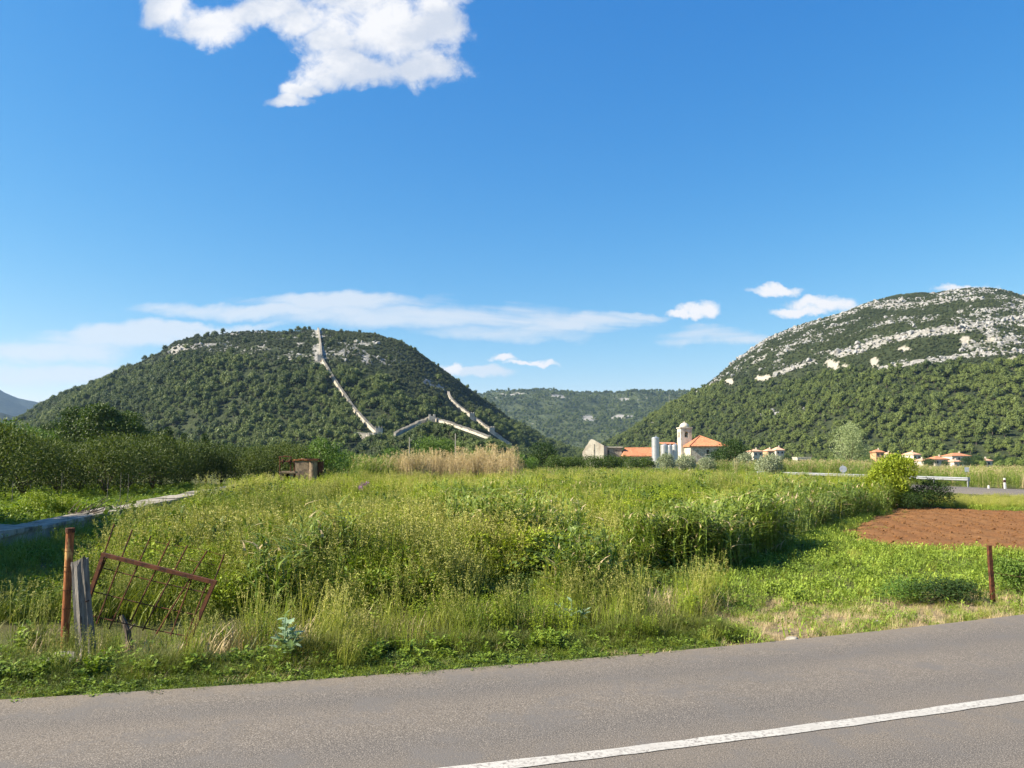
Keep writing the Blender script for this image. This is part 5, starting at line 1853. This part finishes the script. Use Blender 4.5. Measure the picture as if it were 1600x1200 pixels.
zt = P(1050, 694.5, YR - 2).z - b1.z
mb = MB(); ring_wall(mb, -1.7, 0, 1.3, 5, 0, zt); mb.build('wall', M['concrete'], bk)
mb = MB(); pts = [(-2, -.3, zt + .02), (1.6, -.3, zt + .02), (1.6, 5.3, zt + .5), (-2, 5.3, zt + .5)]
mb.add(pts + [(x, y, z + .16) for x, y, z in pts], [(3, 2, 1, 0), (4, 5, 6, 7), (0, 1, 5, 4), (1, 2, 6, 5), (2, 3, 7, 6), (3, 0, 4, 7)]); mb.build('roof', M['tile'], bk)

# ------------------------------------------------------------------ houses at the foot of the right hill
def house(px0, px1, ytop, yeave, Y_, label, depth=8.0, rz=0.0, storeys=1, hip=True, wallm='plaster', roofm='tile', flat=False, nwin=2):
    p0 = P((px0 + px1) / 2, 720, Y_)
    w = (px1 - px0) * Y_ / F
    zg = -2.2
    ze = P(px0, yeave, Y_).z; zt = P(px0, ytop, Y_).z
    e = empty('house', (p0.x, p0.y, zg), label, 'house', 'houses below the rocky hill', rz)
    h = ze - zg
    mb = MB(); mb.box((0, depth / 2, h / 2), (w, depth, h)); mb.build('wall', M[wallm], e)
    if flat:
        MB().box((0, depth / 2, h + .15), (w + .4, depth + .4, .3)).build('roof', M['plaster'], e)
    else:
        hr = max(1.0, zt - ze); o = .45
        ri = min(depth, w) * .45 if hip else -o
        pts = [(-w / 2 - o, -o, h), (w / 2 + o, -o, h), (w / 2 + o, depth + o, h), (-w / 2 - o, depth + o, h), (-w / 2 + ri, depth / 2, h + hr), (w / 2 - ri, depth / 2, h + hr)]
        mb = MB(); mb.add(pts + [(x, y, z - .2) for x, y, z in pts[:4]], [(0, 1, 5, 4), (2, 3, 4, 5), (3, 0, 4), (1, 2, 5), (6, 7, 1, 0), (7, 8, 2, 1), (8, 9, 3, 2), (9, 6, 0, 3), (9, 8, 7, 6)])
        rf = mb.build('roof', M[roofm], e)
        MB().box((w * .2, depth * .5, h + hr + .2), (.6, .6, 1.2)).build('chimney', M['plaster'], rf)
    for s in range(storeys):
        for k in range(nwin):
            x = -w / 2 + w * (k + .5) / nwin
            zc = h - 1.6 - s * 2.9
            if zc < .6: continue
            wn = MB().box((x, -.02, zc), (1.1, .1, 1.3)).build('window', M['glass'], e)
            MB().box((x, -.09, zc - .72), (1.4, .16, .12)).build('sill', M['plaster'], wn)
    return e


M['orangewall'] = solid_mat('ochre_plaster', (0.42, 0.24, 0.125), (0.52, 0.32, 0.18), .8, rough=.9, bump=.1)
M['paleroof'] = solid_mat('faded_roof_tiles', (0.48, 0.25, 0.16), (0.60, 0.36, 0.25), 1.2, rough=.85, bump=0)
house(1177, 1193, 701.5, 705, 430, 'white house with faded red roof, leftmost of the houses', 7, .25, 2, True, 'plaster', 'paleroof')
house(1200, 1211, 700.5, 704.5, 450, 'small ochre walled house right of the leftmost white house', 7, .1, 1, True, 'orangewall', 'paleroof')
house(1213, 1226, 698, 703, 462, 'cream house with faded roof, uppermost of the left house group', 7, .1, 1, True, 'plaster', 'paleroof', nwin=2)
house(1246, 1267, 714, 715, 400, 'long white flat roofed house with a row of dark windows', 7, .0, 1, False, 'plaster', 'tile', True, 5)
house(1369, 1382, 702, 706, 440, 'orange house showing above the bright yellow green tree', 7, .0, 1, True, 'orangewall', 'tile')
house(1387, 1396, 706.5, 709, 445, 'tiny pale house just right of the orange house', 6, .0, 1, True, 'plaster', 'paleroof', nwin=1)
house(1426, 1441, 705.5, 710, 436, 'pale house with pink roof, left of the right house group', 8, .35, 2, True, 'plaster', 'paleroof')
house(1442, 1453, 716.5, 719.5, 405, 'small white house lower than its pink roofed neighbour', 7, .3, 1, True, 'plaster', 'paleroof', nwin=1)
house(1460, 1485, 712.5, 717.5, 412, 'wide white house with orange hipped roof, nearest of the right group', 9, .12, 1, True, 'plaster', 'tile', nwin=3)
house(1487, 1518, 707.5, 712, 436, 'large two storey house with orange roof, highest of the right group', 9, .1, 2, True, 'plaster', 'tile', nwin=4)
house(1490, 1505, 718, 721, 400, 'white annex with red roof below the large two storey house', 7, .1, 1, True, 'plaster', 'paleroof', nwin=2)
house(1539, 1551, 716, 719.5, 420, 'small pale house, rightmost of the houses', 7, .1, 1, True, 'plaster', 'paleroof', nwin=1)

# ------------------------------------------------------------------ guardrail, signs, delineator
ga, gb = np.array((38.9, 66.0)), np.array((31.7, 104.0))
gl = empty('guardrail', (float(ga[0]), float(ga[1]), 0), 'long galvanised steel guardrail along the side road', 'guardrail')
gd = (gb - ga) / np.linalg.norm(gb - ga); gn = np.array((-gd[1], gd[0]))      # towards the road
if gn[0] > 0: gn = -gn
glen = np.linalg.norm(gb - ga)
W = [(0.0, .44), (.05, .47), (.08, .50), (.08, .54), (.02, .57), (.02, .62), (.08, .65), (.08, .69), (.05, .72), (0.0, .75)]
nb = int(glen // 4)
for i in range(nb):
    s0, s1 = i * 4.0, i * 4.0 + 4.06
    mb = MB()
    v = []
    for s in (s0, s1):
        for o, z in W: v.append((*(gd * s + gn * (o + (.006 if i % 2 else 0))), z + .03))
        for o, z in W[::-1]: v.append((*(gd * s + gn * (o - .012)), z + .03))
    n_ = len(W) * 2
    f = [(k, (k + 1) % n_, n_ + (k + 1) % n_, n_ + k) for k in range(n_)]
    mb.add(v, f + [tuple(range(n_))[::-1], tuple(range(n_, 2 * n_))])
    mb.build('rail', M['galv'], gl)
for i in range(nb + 1):
    p = gd * (i * 4.0 + .1) - gn * .07
    MB().box((p[0], p[1], .30), (.07, .11, .78), rz=math.atan2(gd[1], gd[0])).build('post', M['galv'], gl)
p = -gd * .12 + gn * .03
MB().box((p[0], p[1], .625), (.03, .22, .33), rz=math.atan2(gd[1], gd[0])).build('end_plate', M['galv'], gl)

# round sign seen from behind
def disc(mb, c, r_, t, n=24, az=0.0):
    d = Vector((math.sin(az), -math.cos(az), 0)) * t / 2
    mb.tube([Vector(c) + d, Vector(c) - d], r_, n)


sp0 = G(1318, 757, 0.0)
sg = empty('round_sign', sp0, 'round traffic sign seen from behind, in front of the guardrail', 'sign')
MB().tube([(0, 0, -.1), (0, 0, 1.85)], .032, 8).build('post', M['pole'], sg)
zc = P(1317.5, 733, sp0.y).z
mb = MB(); disc(mb, (0, -.055, zc), .32, .02, az=-.5); mb.build('plate', M['signback'], sg)
MB().box((.0, -.035, zc + .12), (.36, .02, .04)).build('bracket', M['pole'], sg)
MB().box((.0, -.035, zc - .12), (.36, .02, .04)).build('bracket', M['pole'], sg)
sp1 = G(1511, 758.5, 0.0)
s2 = empty('narrow_sign', sp1, 'thin traffic sign seen edge on, right of the guardrail end', 'sign')
zt = P(1511, 730, sp1.y).z
MB().tube([(0, 0, -.1), (0, 0, zt)], .03, 8).build('post', M['pole'], s2)
MB().box((.03, -.05, zt - .22), (.16, .34, .42), rz=1.1).build('plate', M['signback'], s2)
dp = G(1570.5, 764, 0.0)
dl = empty('delineator_post', dp, 'white roadside marker post with a dark band near its top', 'marker post')
h_ = P(1570.5, 747, dp.y).z
mb = MB(); mb.box((0, 0, h_ * .3 - .03), (.13, .11, h_ * .6 + .06), taper=.94); mb.build('shaft', M['white'], dl)
mb = MB(); mb.box((0, 0, h_ * .72), (.128, .108, h_ * .24), taper=.97); mb.build('band', M['dark'], dl)
mb = MB(); mb.box((0, 0, h_ * .92), (.122, .10, h_ * .16), taper=.8); mb.build('cap', M['white'], dl)
st = G(1545, 764, 0.0)
e = empty('marker_stub', st, 'short white stub left of the roadside marker post', 'marker post')
MB().box((0, 0, .11), (.12, .10, .26), taper=.9).build('shaft', M['white'], e)
MB().box((0, 0, .265), (.10, .08, .05), taper=.7).build('cap', M['white'], e)

# power poles and mast
for px, ytop, Y_, lab in ((711.5, 679, 96, 'pale grey power pole standing before the broad green trees'), (639.5, 685, 98, 'thin grey power pole left of the broad green trees'), (507.0, 690, 80, 'short grey pole beside the bright tree at the well')):
    p0 = at_ground(px, Y_)
    e = empty('power_pole', p0, lab, 'pole', 'poles')
    zt = P(px, ytop, Y_).z - p0.z
    MB().tube([(0, 0, -.2), (0, 0, zt)], [.085, .055], 8).build('shaft', M['pole'], e)
    MB().tube([(0, 0, zt), (0, 0, zt + .12)], [.10, .03], 8).build('cap', M['pole'], e)
    MB().tube([(.07, 0, zt - .3), (.2, 0, zt - .26), (.2, 0, zt - .12)], [.015, .015, .035], 6).build('insulator', M['pole'], e)
p0 = hillR.hit(1046, 634)
e = empty('radio_mast', p0, 'thin mast on the left ridge of the rocky hill', 'mast')
MB().tube([(0, 0, -2), (0, 0, 8), (0, 0, 17)], [.35, .25, .12], 6).build('shaft', M['pole'], e)
MB().box((0, 0, 14), (1.2, .2, .2)).build('antenna', M['pole'], e)

# ------------------------------------------------------------------ garden wall, old well, cistern, garden stakes
wl = empty('garden_wall', (float(wall_x(16)), 16, 0), 'low wide concrete wall beside the vegetable garden', 'wall')
dirw = Vector((-0.179, 1, 0)).normalized(); nw_ = Vector((-dirw.y, dirw.x, 0))
a0 = Vector((float(wall_x(16)), 16, 0))
LW = 1.15


def wbox(mb, s0, s1, n0, n1, z0, z1, jit=0.0):
    v = []
    for z in (z0, z1):
        for s, n in ((s0, n0), (s1, n0), (s1, n1), (s0, n1)):
            q = dirw * s + nw_ * n
            v.append((q.x + U(-jit, jit), q.y + U(-jit, jit), z + (U(-jit, jit) if z == z1 else 0)))
    mb.add(v, [(3, 2, 1, 0), (4, 5, 6, 7), (0, 1, 5, 4), (1, 2, 6, 5), (2, 3, 7, 6), (3, 0, 4, 7)])


random.seed(77)
mb = MB(); wbox(mb, 0, 46, .05, LW - .05, -.4, .20); mb.build('footing', M['concrete'], wl)
s0 = -.2
while s0 < 45.5:
    L_ = U(2.3, 3.6)
    mb = MB(); wbox(mb, s0 + .02, s0 + L_ - .02, 0, LW, .202, .33 + U(-.04, .03), .035)
    mb.build('slab', M['concrete'], wl)
    s0 += L_

YC = 60.0
w0 = P(449, 752, YC); w0.z = 0.1
old = empty('old_well', w0, 'old concrete well with a rusty red winch frame', 'well')


def lp(px, py, dy=0.0):
    q = P(px, py, YC + dy) - w0; return (q.x, q.y, q.z)


mb = MB(); mb.tube([(*lp(444, 752)[:2], -.3), (*lp(444, 752)[:2], .0), (*lp(444, 752)[:2], .06)], [.95, .95, .9], 18); mb.build('base_slab', M['dirtyconcrete'], old)
for a, b in (((437, 751), (437.5, 714)), ((454, 751), (454.5, 714)), ((461, 746), (459.5, 720))):
    MB().tube([lp(*a), lp(*b)], .055, 6).build('frame_post', M['rust'], old)
MB().tube([lp(435.5, 714.5), lp(446, 712.8), lp(456, 714.5)], .05, 6).build('crossbeam', M['rust'], old)
MB().tube([lp(438, 721), lp(460, 721)], .06, 6).build('winch_axle', M['rust'], old)
for px in (442, 452.5):
    q = lp(px, 721); MB().tube([(q[0] - .06, q[1], q[2]), (q[0] + .06, q[1], q[2])], .17, 12).build('winch_wheel', M['rust'], old)
q = lp(451, 732, .6); q0 = lp(451, 752, .6)
mb = MB(); mb.box((q[0], q[1], .55), (1.0, .5, 1.5)); mb.build('pillar', M['dirtyconcrete'], old)
x0_, x1_ = lp(439, 740)[0], lp(461, 740)[0]
zt = lp(449, 738.5)[2]
for x in (x0_ + .1, x1_ - .25):
    MB().box((x, .15, zt / 2 - .1), (.28, .55, zt + .1)).build('side_block', M['dirtyconcrete'], old)
mb = MB(); mb.box(((x0_ + x1_) / 2, .12, zt + .02), (x1_ - x0_ + .15, .75, .13)); mb.build('lintel', M['dirtyconcrete'], old)
MB().box(((x0_ + x1_) / 2, .38, zt / 2 - .06), (x1_ - x0_ - .5, .06, zt - .1)).build('opening_shade', M['glass'], old)  # dark sheet: the shade under the lintel put into colour

c0 = P(478, 748, YC + 1.5); c0.z = 0.0
cis = empty('cistern', c0, 'round topped concrete cistern right of the rusty winch frame', 'cistern')


def lc_(px, py, dy=1.5): q = P(px, py, YC + dy) - c0; return (q.x, q.y, q.z)


xl, xr = lc_(460, 720)[0], lc_(485, 720)[0]
zt = lc_(470, 719)[2]
mb = MB(); mb.box(((xl + xr) / 2, .6, zt / 2 - .1), (xr - xl, 1.4, zt)); mb.build('block', M['dirtyconcrete'], cis)
q = lc_(475.5, 718); MB().tube([(q[0], .4, zt - .08), (q[0], .4, zt + .14)], [.36, .38], 16).build('lid', M['dirtyconcrete'], cis)
q = lc_(490.5, 720); zq = lc_(490, 720)[2]
MB().tube([(q[0], -.1, -.3), (q[0], -.1, zq)], .32, 16).build('pipe_ring', M['dirtyconcrete'], cis)
MB().box((q[0] + .02, -.05, zq + .10), (.85, .85, .17)).build('cover_slab', M['rust'], cis)
q = lc_(500.5, 720); MB().tube([(q[0], .1, -.3), (q[0], .1, zq - .05)], .25, 14).build('rusty_drum', M['rust'], cis)
xm = xl + .15
mb = MB()
for k in range(4):
    mb.box((xm + .42 * k, .45, zt + .02 + .03 * (k % 2)), (.46, 1.2, .12), rz=.03 * k)
mb.build('top_slab', M['rustsun'], cis)

for i, (px, py0, py1, Y_, lab) in enumerate(((22, 752, 782, 33, 'thin garden stake at far left among the vegetables'), (50, 757, 780, 33, 'second thin garden stake from the left'), (98, 738, 772, 38, 'tall thin stake above the yellow green shrub'),
                                            (190, 738, 765, 40, 'pale stake rising from the vegetables near the path'), (202, 741, 766, 41, 'pale stake just right of another near the path'), (170, 744, 768, 38, 'short pale stake left of the pair near the path'))):
    p0 = at_ground(px, Y_)
    t_ = P(px, py0, Y_)
    e = empty('garden_stake', p0, lab, 'stake', 'garden stakes')
    MB().tube([(0, 0, -.1), (.02, 0, (t_.z - p0.z) * .5), (.0, .02, t_.z - p0.z)], [.014, .013, .011], 6).build('rod', M['oldwood'], e)
    MB().tube([(0.01, 0, (t_.z - p0.z) * .6), (.012, 0, (t_.z - p0.z) * .6 + .03)], [.032, .03], 6).build('tie', M['dry'], e)

# heap of dead twigs on the wall
tp = a0 + dirw * 13.2 + nw_ * .25; tp.z = .33
tw_ = empty('twig_heap', tp, 'heap of dark dead twigs on the concrete wall', 'twigs')
random.seed(81)
for k in range(34):
    a = Vector((U(-.9, .3), U(-1.2, 1.2), U(0, .05))); d = Vector((U(.2, 1), U(-.5, .6), U(-.05, .75)))
    l = U(.4, 1.0)
    MB().tube([a, a + d * l * .5 + Vector((0, 0, U(-.03, .06))), a + d * l], [.018, .013, .006], 4).build('twig', M['bark'], tw_)

# ------------------------------------------------------------------ gate, posts, stones by the road
pb = G(101, 1005, -.1); pt = P(110, 825, pb.y)
e = empty('rusty_post', pb, 'round rusty steel pipe post left of the broken gate', 'post')
h_ = pt - pb
mb = MB(); mb.tube([h_ * -.08, h_ * .3, h_ * .6, h_ * .97], [.052, .05, .049, .05], 16); mb.build('pipe', M['rustsun'], e, False)
mb = MB(); mb.tube([h_ * .96, h_ * 1.0], [.058, .058], 16); mb.build('rim', M['rust'], e)
random.seed(91)
for k, t in enumerate((.30, .46, .62, .66, .80)):
    c = h_ * t
    pts = [c + Vector((.056 * math.cos(a), .056 * math.sin(a), U(-.01, .01))) for a in np.linspace(0, 6.3, 11)]
    MB().tube(pts + [pts[-1] + Vector((U(.05, .16), -.03, U(-.12, .06)))], .0028, 4).build('wire', M['rust'], e)

wb = G(136, 1040, -.1); wt = P(124, 876, wb.y)
e = empty('wooden_post', wb, 'split weathered grey wooden post leaning before the rusty gate', 'post')
hv = wt - wb
mb = MB()
nr, ns = 22, 16
ring = []
for i in range(nr):
    t = -.12 + 1.12 * i / (nr - 1)
    c = hv * t
    wid = .105 * (1 - .20 * t); dep = .075 * (1 - .15 * t)
    for k in range(ns):
        a = 2 * math.pi * k / ns
        ca, sa = math.cos(a), math.sin(a)
        x = wid * (abs(ca) ** .55) * (1 if ca > 0 else -1); y = dep * (abs(sa) ** .55) * (1 if sa > 0 else -1)
        g = 1 + .16 * mnoise.noise(Vector((k * 1.7, 3.1, t * 2.2))) + .05 * mnoise.noise(Vector((k * 3.7, 1.1, t * 9)))
        if k in (11, 13): g *= .80
        z = 0
        if i == nr - 1: z = .10 * mnoise.noise(Vector((ca * 1.5, sa * 1.5, 7.7))) + (.05 if ca > .2 else -.03)
        ring.append((c.x + x * g, c.y + y * g, c.z + z))
mb.add(ring, [(i * ns + k, i * ns + (k + 1) % ns, (i + 1) * ns + (k + 1) % ns, (i + 1) * ns + k) for i in range(nr - 1) for k in range(ns)] + [tuple((nr - 1) * ns + k for k in range(ns))])
mb.build('stake', M['oldwood'], e)
q = hv * .62
MB().tube([q + Vector((.09, -.09, 0)), q + Vector((.09, -.02, 0))], .008, 6).build('nail', M['rust'], e)

YG = 9.35
gp0 = P(296, 1006, YG); gp0.z = -.08
gate = empty('broken_gate', gp0, 'collapsed rusty metal gate with bar grid leaning in the grass', 'gate')


def gq(zx, zy, dy=0.0):
    """point of the gate from its place in a 3.75 times enlarged view of the photo"""
    return P(zx / 3.75, 780 + zy / 3.75, YG + dy + (zy - 800) * -.0004) - gp0


def bar(name, pts, r_, mat='rust', n=6): return MB().tube([gq(*p) for p in pts], r_, n).build(name, M[mat], gate)


def flat_bar(name, a, b, w, d):
    A, B = gq(*a), gq(*b)
    dr = (B - A).normalized(); up = Vector((0, 1, 0)); s = dr.cross(up).normalized()
    v = []
    for p in (A, B):
        for i, j in ((-1, -1), (1, -1), (1, 1), (-1, 1)): v.append(p + s * w / 2 * i + up * d / 2 * j)
    mb = MB(); mb.add(v, [(3, 2, 1, 0), (4, 5, 6, 7), (0, 1, 5, 4), (1, 2, 6, 5), (2, 3, 7, 6), (3, 0, 4, 7)])
    return mb.build(name, M['rust'], gate)


flat_bar('top_rail', (596, 322), (1268, 490), .045, .05)
flat_bar('side_rail', (606, 330), (500, 640), .042, .045)
flat_bar('side_rail', (1258, 482), (1085, 880), .042, .045)
for (tx, ty, bx, by) in ((670, 145, 520, 585), (775, 180, 565, 730), (885, 215, 640, 760), (995, 245, 765, 720), (1100, 270, 835, 770), (1215, 300, 915, 790), (1315, 320, 1255, 480)):
    bar('bar', [(tx, ty, .03), (bx, by, .03)], .010)
for (tx, ty, bx, by) in ((1125, 460, 1000, 800), (1215, 485, 1080, 840), (625, 340, 535, 560)):
    bar('bar', [(tx, ty, .03), (bx, by, .03)], .009)
for a, b in (((590, 400), (1205, 548)), ((540, 540), (1160, 680)), ((535, 682), (1105, 805))):
    m_ = ((a[0] + b[0]) / 2, (a[1] + b[1]) / 2 + 6)
    bar('cross_wire', [(*a, .045), (*m_, .045), (*b, .045)], .0065)
for pts in ([(905, 248, .04), (990, 268, .05), (1100, 282, .04), (1210, 300, .05), (1312, 335, .04)], [(880, 285, .05), (985, 322, .04), (1090, 355, .05), (1260, 385, .05)]):
    bar('barbed_wire', pts, .003, n=4)

sb = G(198, 1012, -.1)
e = empty('dead_stump', sb, 'short dark broken stick standing in grass behind the gate', 'stump')
MB().tube([(0.06, 0, -.1), (.0, 0, .22), (-.10, .02, .40)], [.045, .04, .028], 8).build('stem', M['bark'], e)
MB().tube([(0, 0, .2), (.10, -.02, .30)], [.02, .01], 6).build('side_branch', M['bark'], e)


def stone(px, py, sx_, sy_, sz_, label, seed):
    p0 = G(px, py, -.06)
    me = bpy.data.meshes.new('stone')
    random.seed(seed)
    off = Vector((seed * 3.3, 1.7, seed))
    vs = []
    for v in ico(3)[0]:
        v = Vector(v)
        k = 1 + .25 * mnoise.noise(v * 1.4 + off) + .10 * mnoise.noise(v * 4 + off)
        vs.append((v.x * k * sx_, v.y * k * sy_, v.z * k * sz_ + sz_ * .25))
    me.from_pydata(vs, [], ico(3)[1]); me.materials.append(M['stone'])
    o = link('stone', me); o.location = p0
    return tag(o, label, 'stone')


stone(98, 1036, .22, .16, .10, 'pale flat stone at the foot of the grey wooden post', 3)
stone(543, 1033, .06, .05, .05, 'small pale stone in the verge left of centre', 5)
stone(1238, 1000, .09, .07, .035, 'small pale stone on the bare patch beside the road', 7)
stone(1372, 975, .07, .06, .04, 'small grey stone at the right end of the bare patch', 9)
stone(838, 1013, .10, .06, .045, 'half hidden pale stone at the road edge near the middle', 11)

rb = G(1552, 947, -.12); rt_ = P(1545.5, 852, rb.y)
e = empty('angle_iron_post', rb, 'thin reddish rusty angle iron post at the right', 'post')
hv = rt_ - rb
v = []
for t in (-.12, 1.0):
    c = hv * t
    for x, y in ((-.028, -.028), (.028, -.028), (.028, -.020), (-.020, -.020), (-.020, .03), (-.028, .03)): v.append((c.x + x, c.y + y, c.z))
mb = MB(); mb.add(v, [tuple(range(6))[::-1], tuple(range(6, 12))] + [(i, (i + 1) % 6, 6 + (i + 1) % 6, 6 + i) for i in range(6)]); mb.build('angle_bar', M['rust'], e)
for t, dz in ((.9, -.55), (.55, -.25)):
    c = hv * t
    MB().tube([c, c + Vector((.7, -.1, dz * .4)), c + Vector((1.5, -.1, dz))], .004, 4).build('wire', M['rust'], e)
for t in (.35, .55, .75): MB().box(hv * t + Vector((.026, -.026, 0)), (.02, .012, .03)).build('notch', M['rust'], e)

st0 = G(888, 952, -.05)
e = empty('fallen_stick', st0, 'pale bare stick leaning in the grass near the middle', 'stick')
q = P(868, 925, st0.y) - st0
MB().tube([(0, 0, 0), q * .5 + Vector((0, 0, .01)), q], [.007, .006, .004], 5).build('stem', M['dry'], e)
MB().tube([q * .6, q * .6 + Vector((.05, 0, .05))], [.004, .002], 4).build('side_twig', M['dry'], e)


# pale broad-leaved plants in the verge: every leaf is a piece of its own
def pale_plant(px, py, h, label, seed, nl):
    p0 = G(px, py, -.08)
    e = empty('pale_plant', p0, label, 'plant', None)
    random.seed(seed)
    tops = []
    for k in range(5):
        top = Vector((U(-.22, .22) if k else 0, U(-.12, .12), h * (1 if k == 0 else U(.55, .8))))
        MB().tube([(0, 0, 0), top * .5 + Vector((0, 0, .04)), top], [.011, .008, .004], 6).build('stem', M['thistle'], e)
        tops.append(top)
    leafs = []
    for v_ in range(4):
        # lobed leaf blade, 24 triangles or fewer
        mb = MB()
        half = [(0, 0), (.10, .16), (.22, .10), (.34, .26), (.46, .15), (.60, .24), (.74, .11), (.86, .09), (1, 0)]
        vs = [(x, 0, -.06 * x * x) for x, _ in half] + [(x, y * U(.8, 1.2), .05 - .12 * x * x) for x, y in half[1:-1]] + [(x, -y * U(.8, 1.2), .05 - .12 * x * x) for x, y in half[1:-1]]
        n_ = len(half)
        fs = []
        for i in range(n_ - 1):
            for s, o_2 in ((1, n_ - 1), (-1, n_ - 1 + n_ - 2)):
                a_, b_ = i, i + 1
                la = None if i == 0 else o_2 + i
                lb_ = None if i + 1 == n_ - 1 else o_2 + i + 1
                poly = [a_, b_] + ([lb_] if lb_ is not None else []) + ([la] if la is not None else [])
                fs.append(tuple(poly if s < 0 else poly[::-1]))
        mb.add(vs, fs, 0, U(.1, .9))
        leafs.append(mb.mesh('leaf', M['thistle']))
    for k in range(nl):
        top = random.choice(tops)
        t = U(.15, 1.0)
        o = link('leaf', random.choice(leafs), e)
        o.location = top * t + Vector((0, 0, .03 * (1 - t)))
        s = U(.11, .21) * (1.25 - .55 * t)
        o.scale = (s, s, s)
        o.rotation_euler = (U(-.3, .3), U(-.9, .15), U(0, 6.28))
    return e


pale_plant(443, 1046, .62, 'pale blue green leafy plant by the road, left of centre', 5, 75)
pale_plant(893, 985, .42, 'smaller pale leafy plant in the verge right of centre', 8, 45)

# purple flowering plant in the meadow
p0 = at_ground(570, 37)
e = empty('purple_flower', p0, 'tall plant with dull purple flower heads in the meadow', 'flower')
random.seed(12)
mb = MB()
stems = []
for k in range(7):
    top = Vector((U(-.22, .22), U(-.2, .2), U(1.05, 1.42))); stems.append(top)
    mb.tube([(0, 0, 0), top], [.012, .006], 4)
mb.build('stem', M['herb'], e)
for top in stems:
    mb = MB()
    for k in range(26):
        d = rdir(-.3, 1); leaf(mb, top + d * U(.02, .10) + Vector((0, 0, U(-.1, .04))), d, rdir(), .06, .045, 0, U(0, 1))
    mb.build('flower_head', M['flower'], e)

# ------------------------------------------------------------------ clods on the soil
r = np.random.default_rng(901)
n = 9000
X = r.uniform(soil_poly[:, 0].min(), soil_poly[:, 0].max(), n); Y = r.uniform(soil_poly[:, 1].min(), soil_poly[:, 1].max(), n)
pd = poly_dist(X, Y, soil_poly) + (fbm(X * .9, Y * .9, 3, 41) - .5) * 1.6
ok = pd > -.1
X, Y, pd = X[ok], Y[ok], pd[ok]; n = len(X)
rough = fbm(X * 2.2, Y * 2.2, 5, 44) - .5
Zs = gz(X, Y) - 0.10 + 0.16 * sstep(-.1, .5, pd) + sstep(0, .6, pd) * (0.12 * rough)
cl_pr = []
for i in range(3):
    me = p_rock(40 + i, .8); me.materials.clear(); me.materials.append(M['soil']); cl_pr.append(me)
s = r.gamma(1.5, .012, n) + .008
scatter('soil_clods', cl_pr, np.stack([X, Y, Zs], 1), zrot(n, r, .5), sc3(np.minimum(s, .16)), r.integers(0, 3, n), r.uniform(0, 1, n), 'red brown clods of earth lying on the ploughed patch', 'clods')

# ------------------------------------------------------------------ air
HAZE = 5.0e-5
m, nt, out = new_mat('haze')
pv = nt.nodes.new('ShaderNodeVolumePrincipled')
pv.inputs['Color'].default_value = (0.42, 0.66, 1.0, 1)
pv.inputs['Density'].default_value = HAZE
pv.inputs['Anisotropy'].default_value = 0.2
nt.links.new(pv.outputs[0], out.inputs['Volume'])
if HAZE:
    mb = MB(); mb.box((0, 3000, 297), (19000, 13000, 606)); hz = mb.build('haze', m)
    tag(hz, 'thin pale blue air haze over the whole valley', 'haze', kind='stuff')
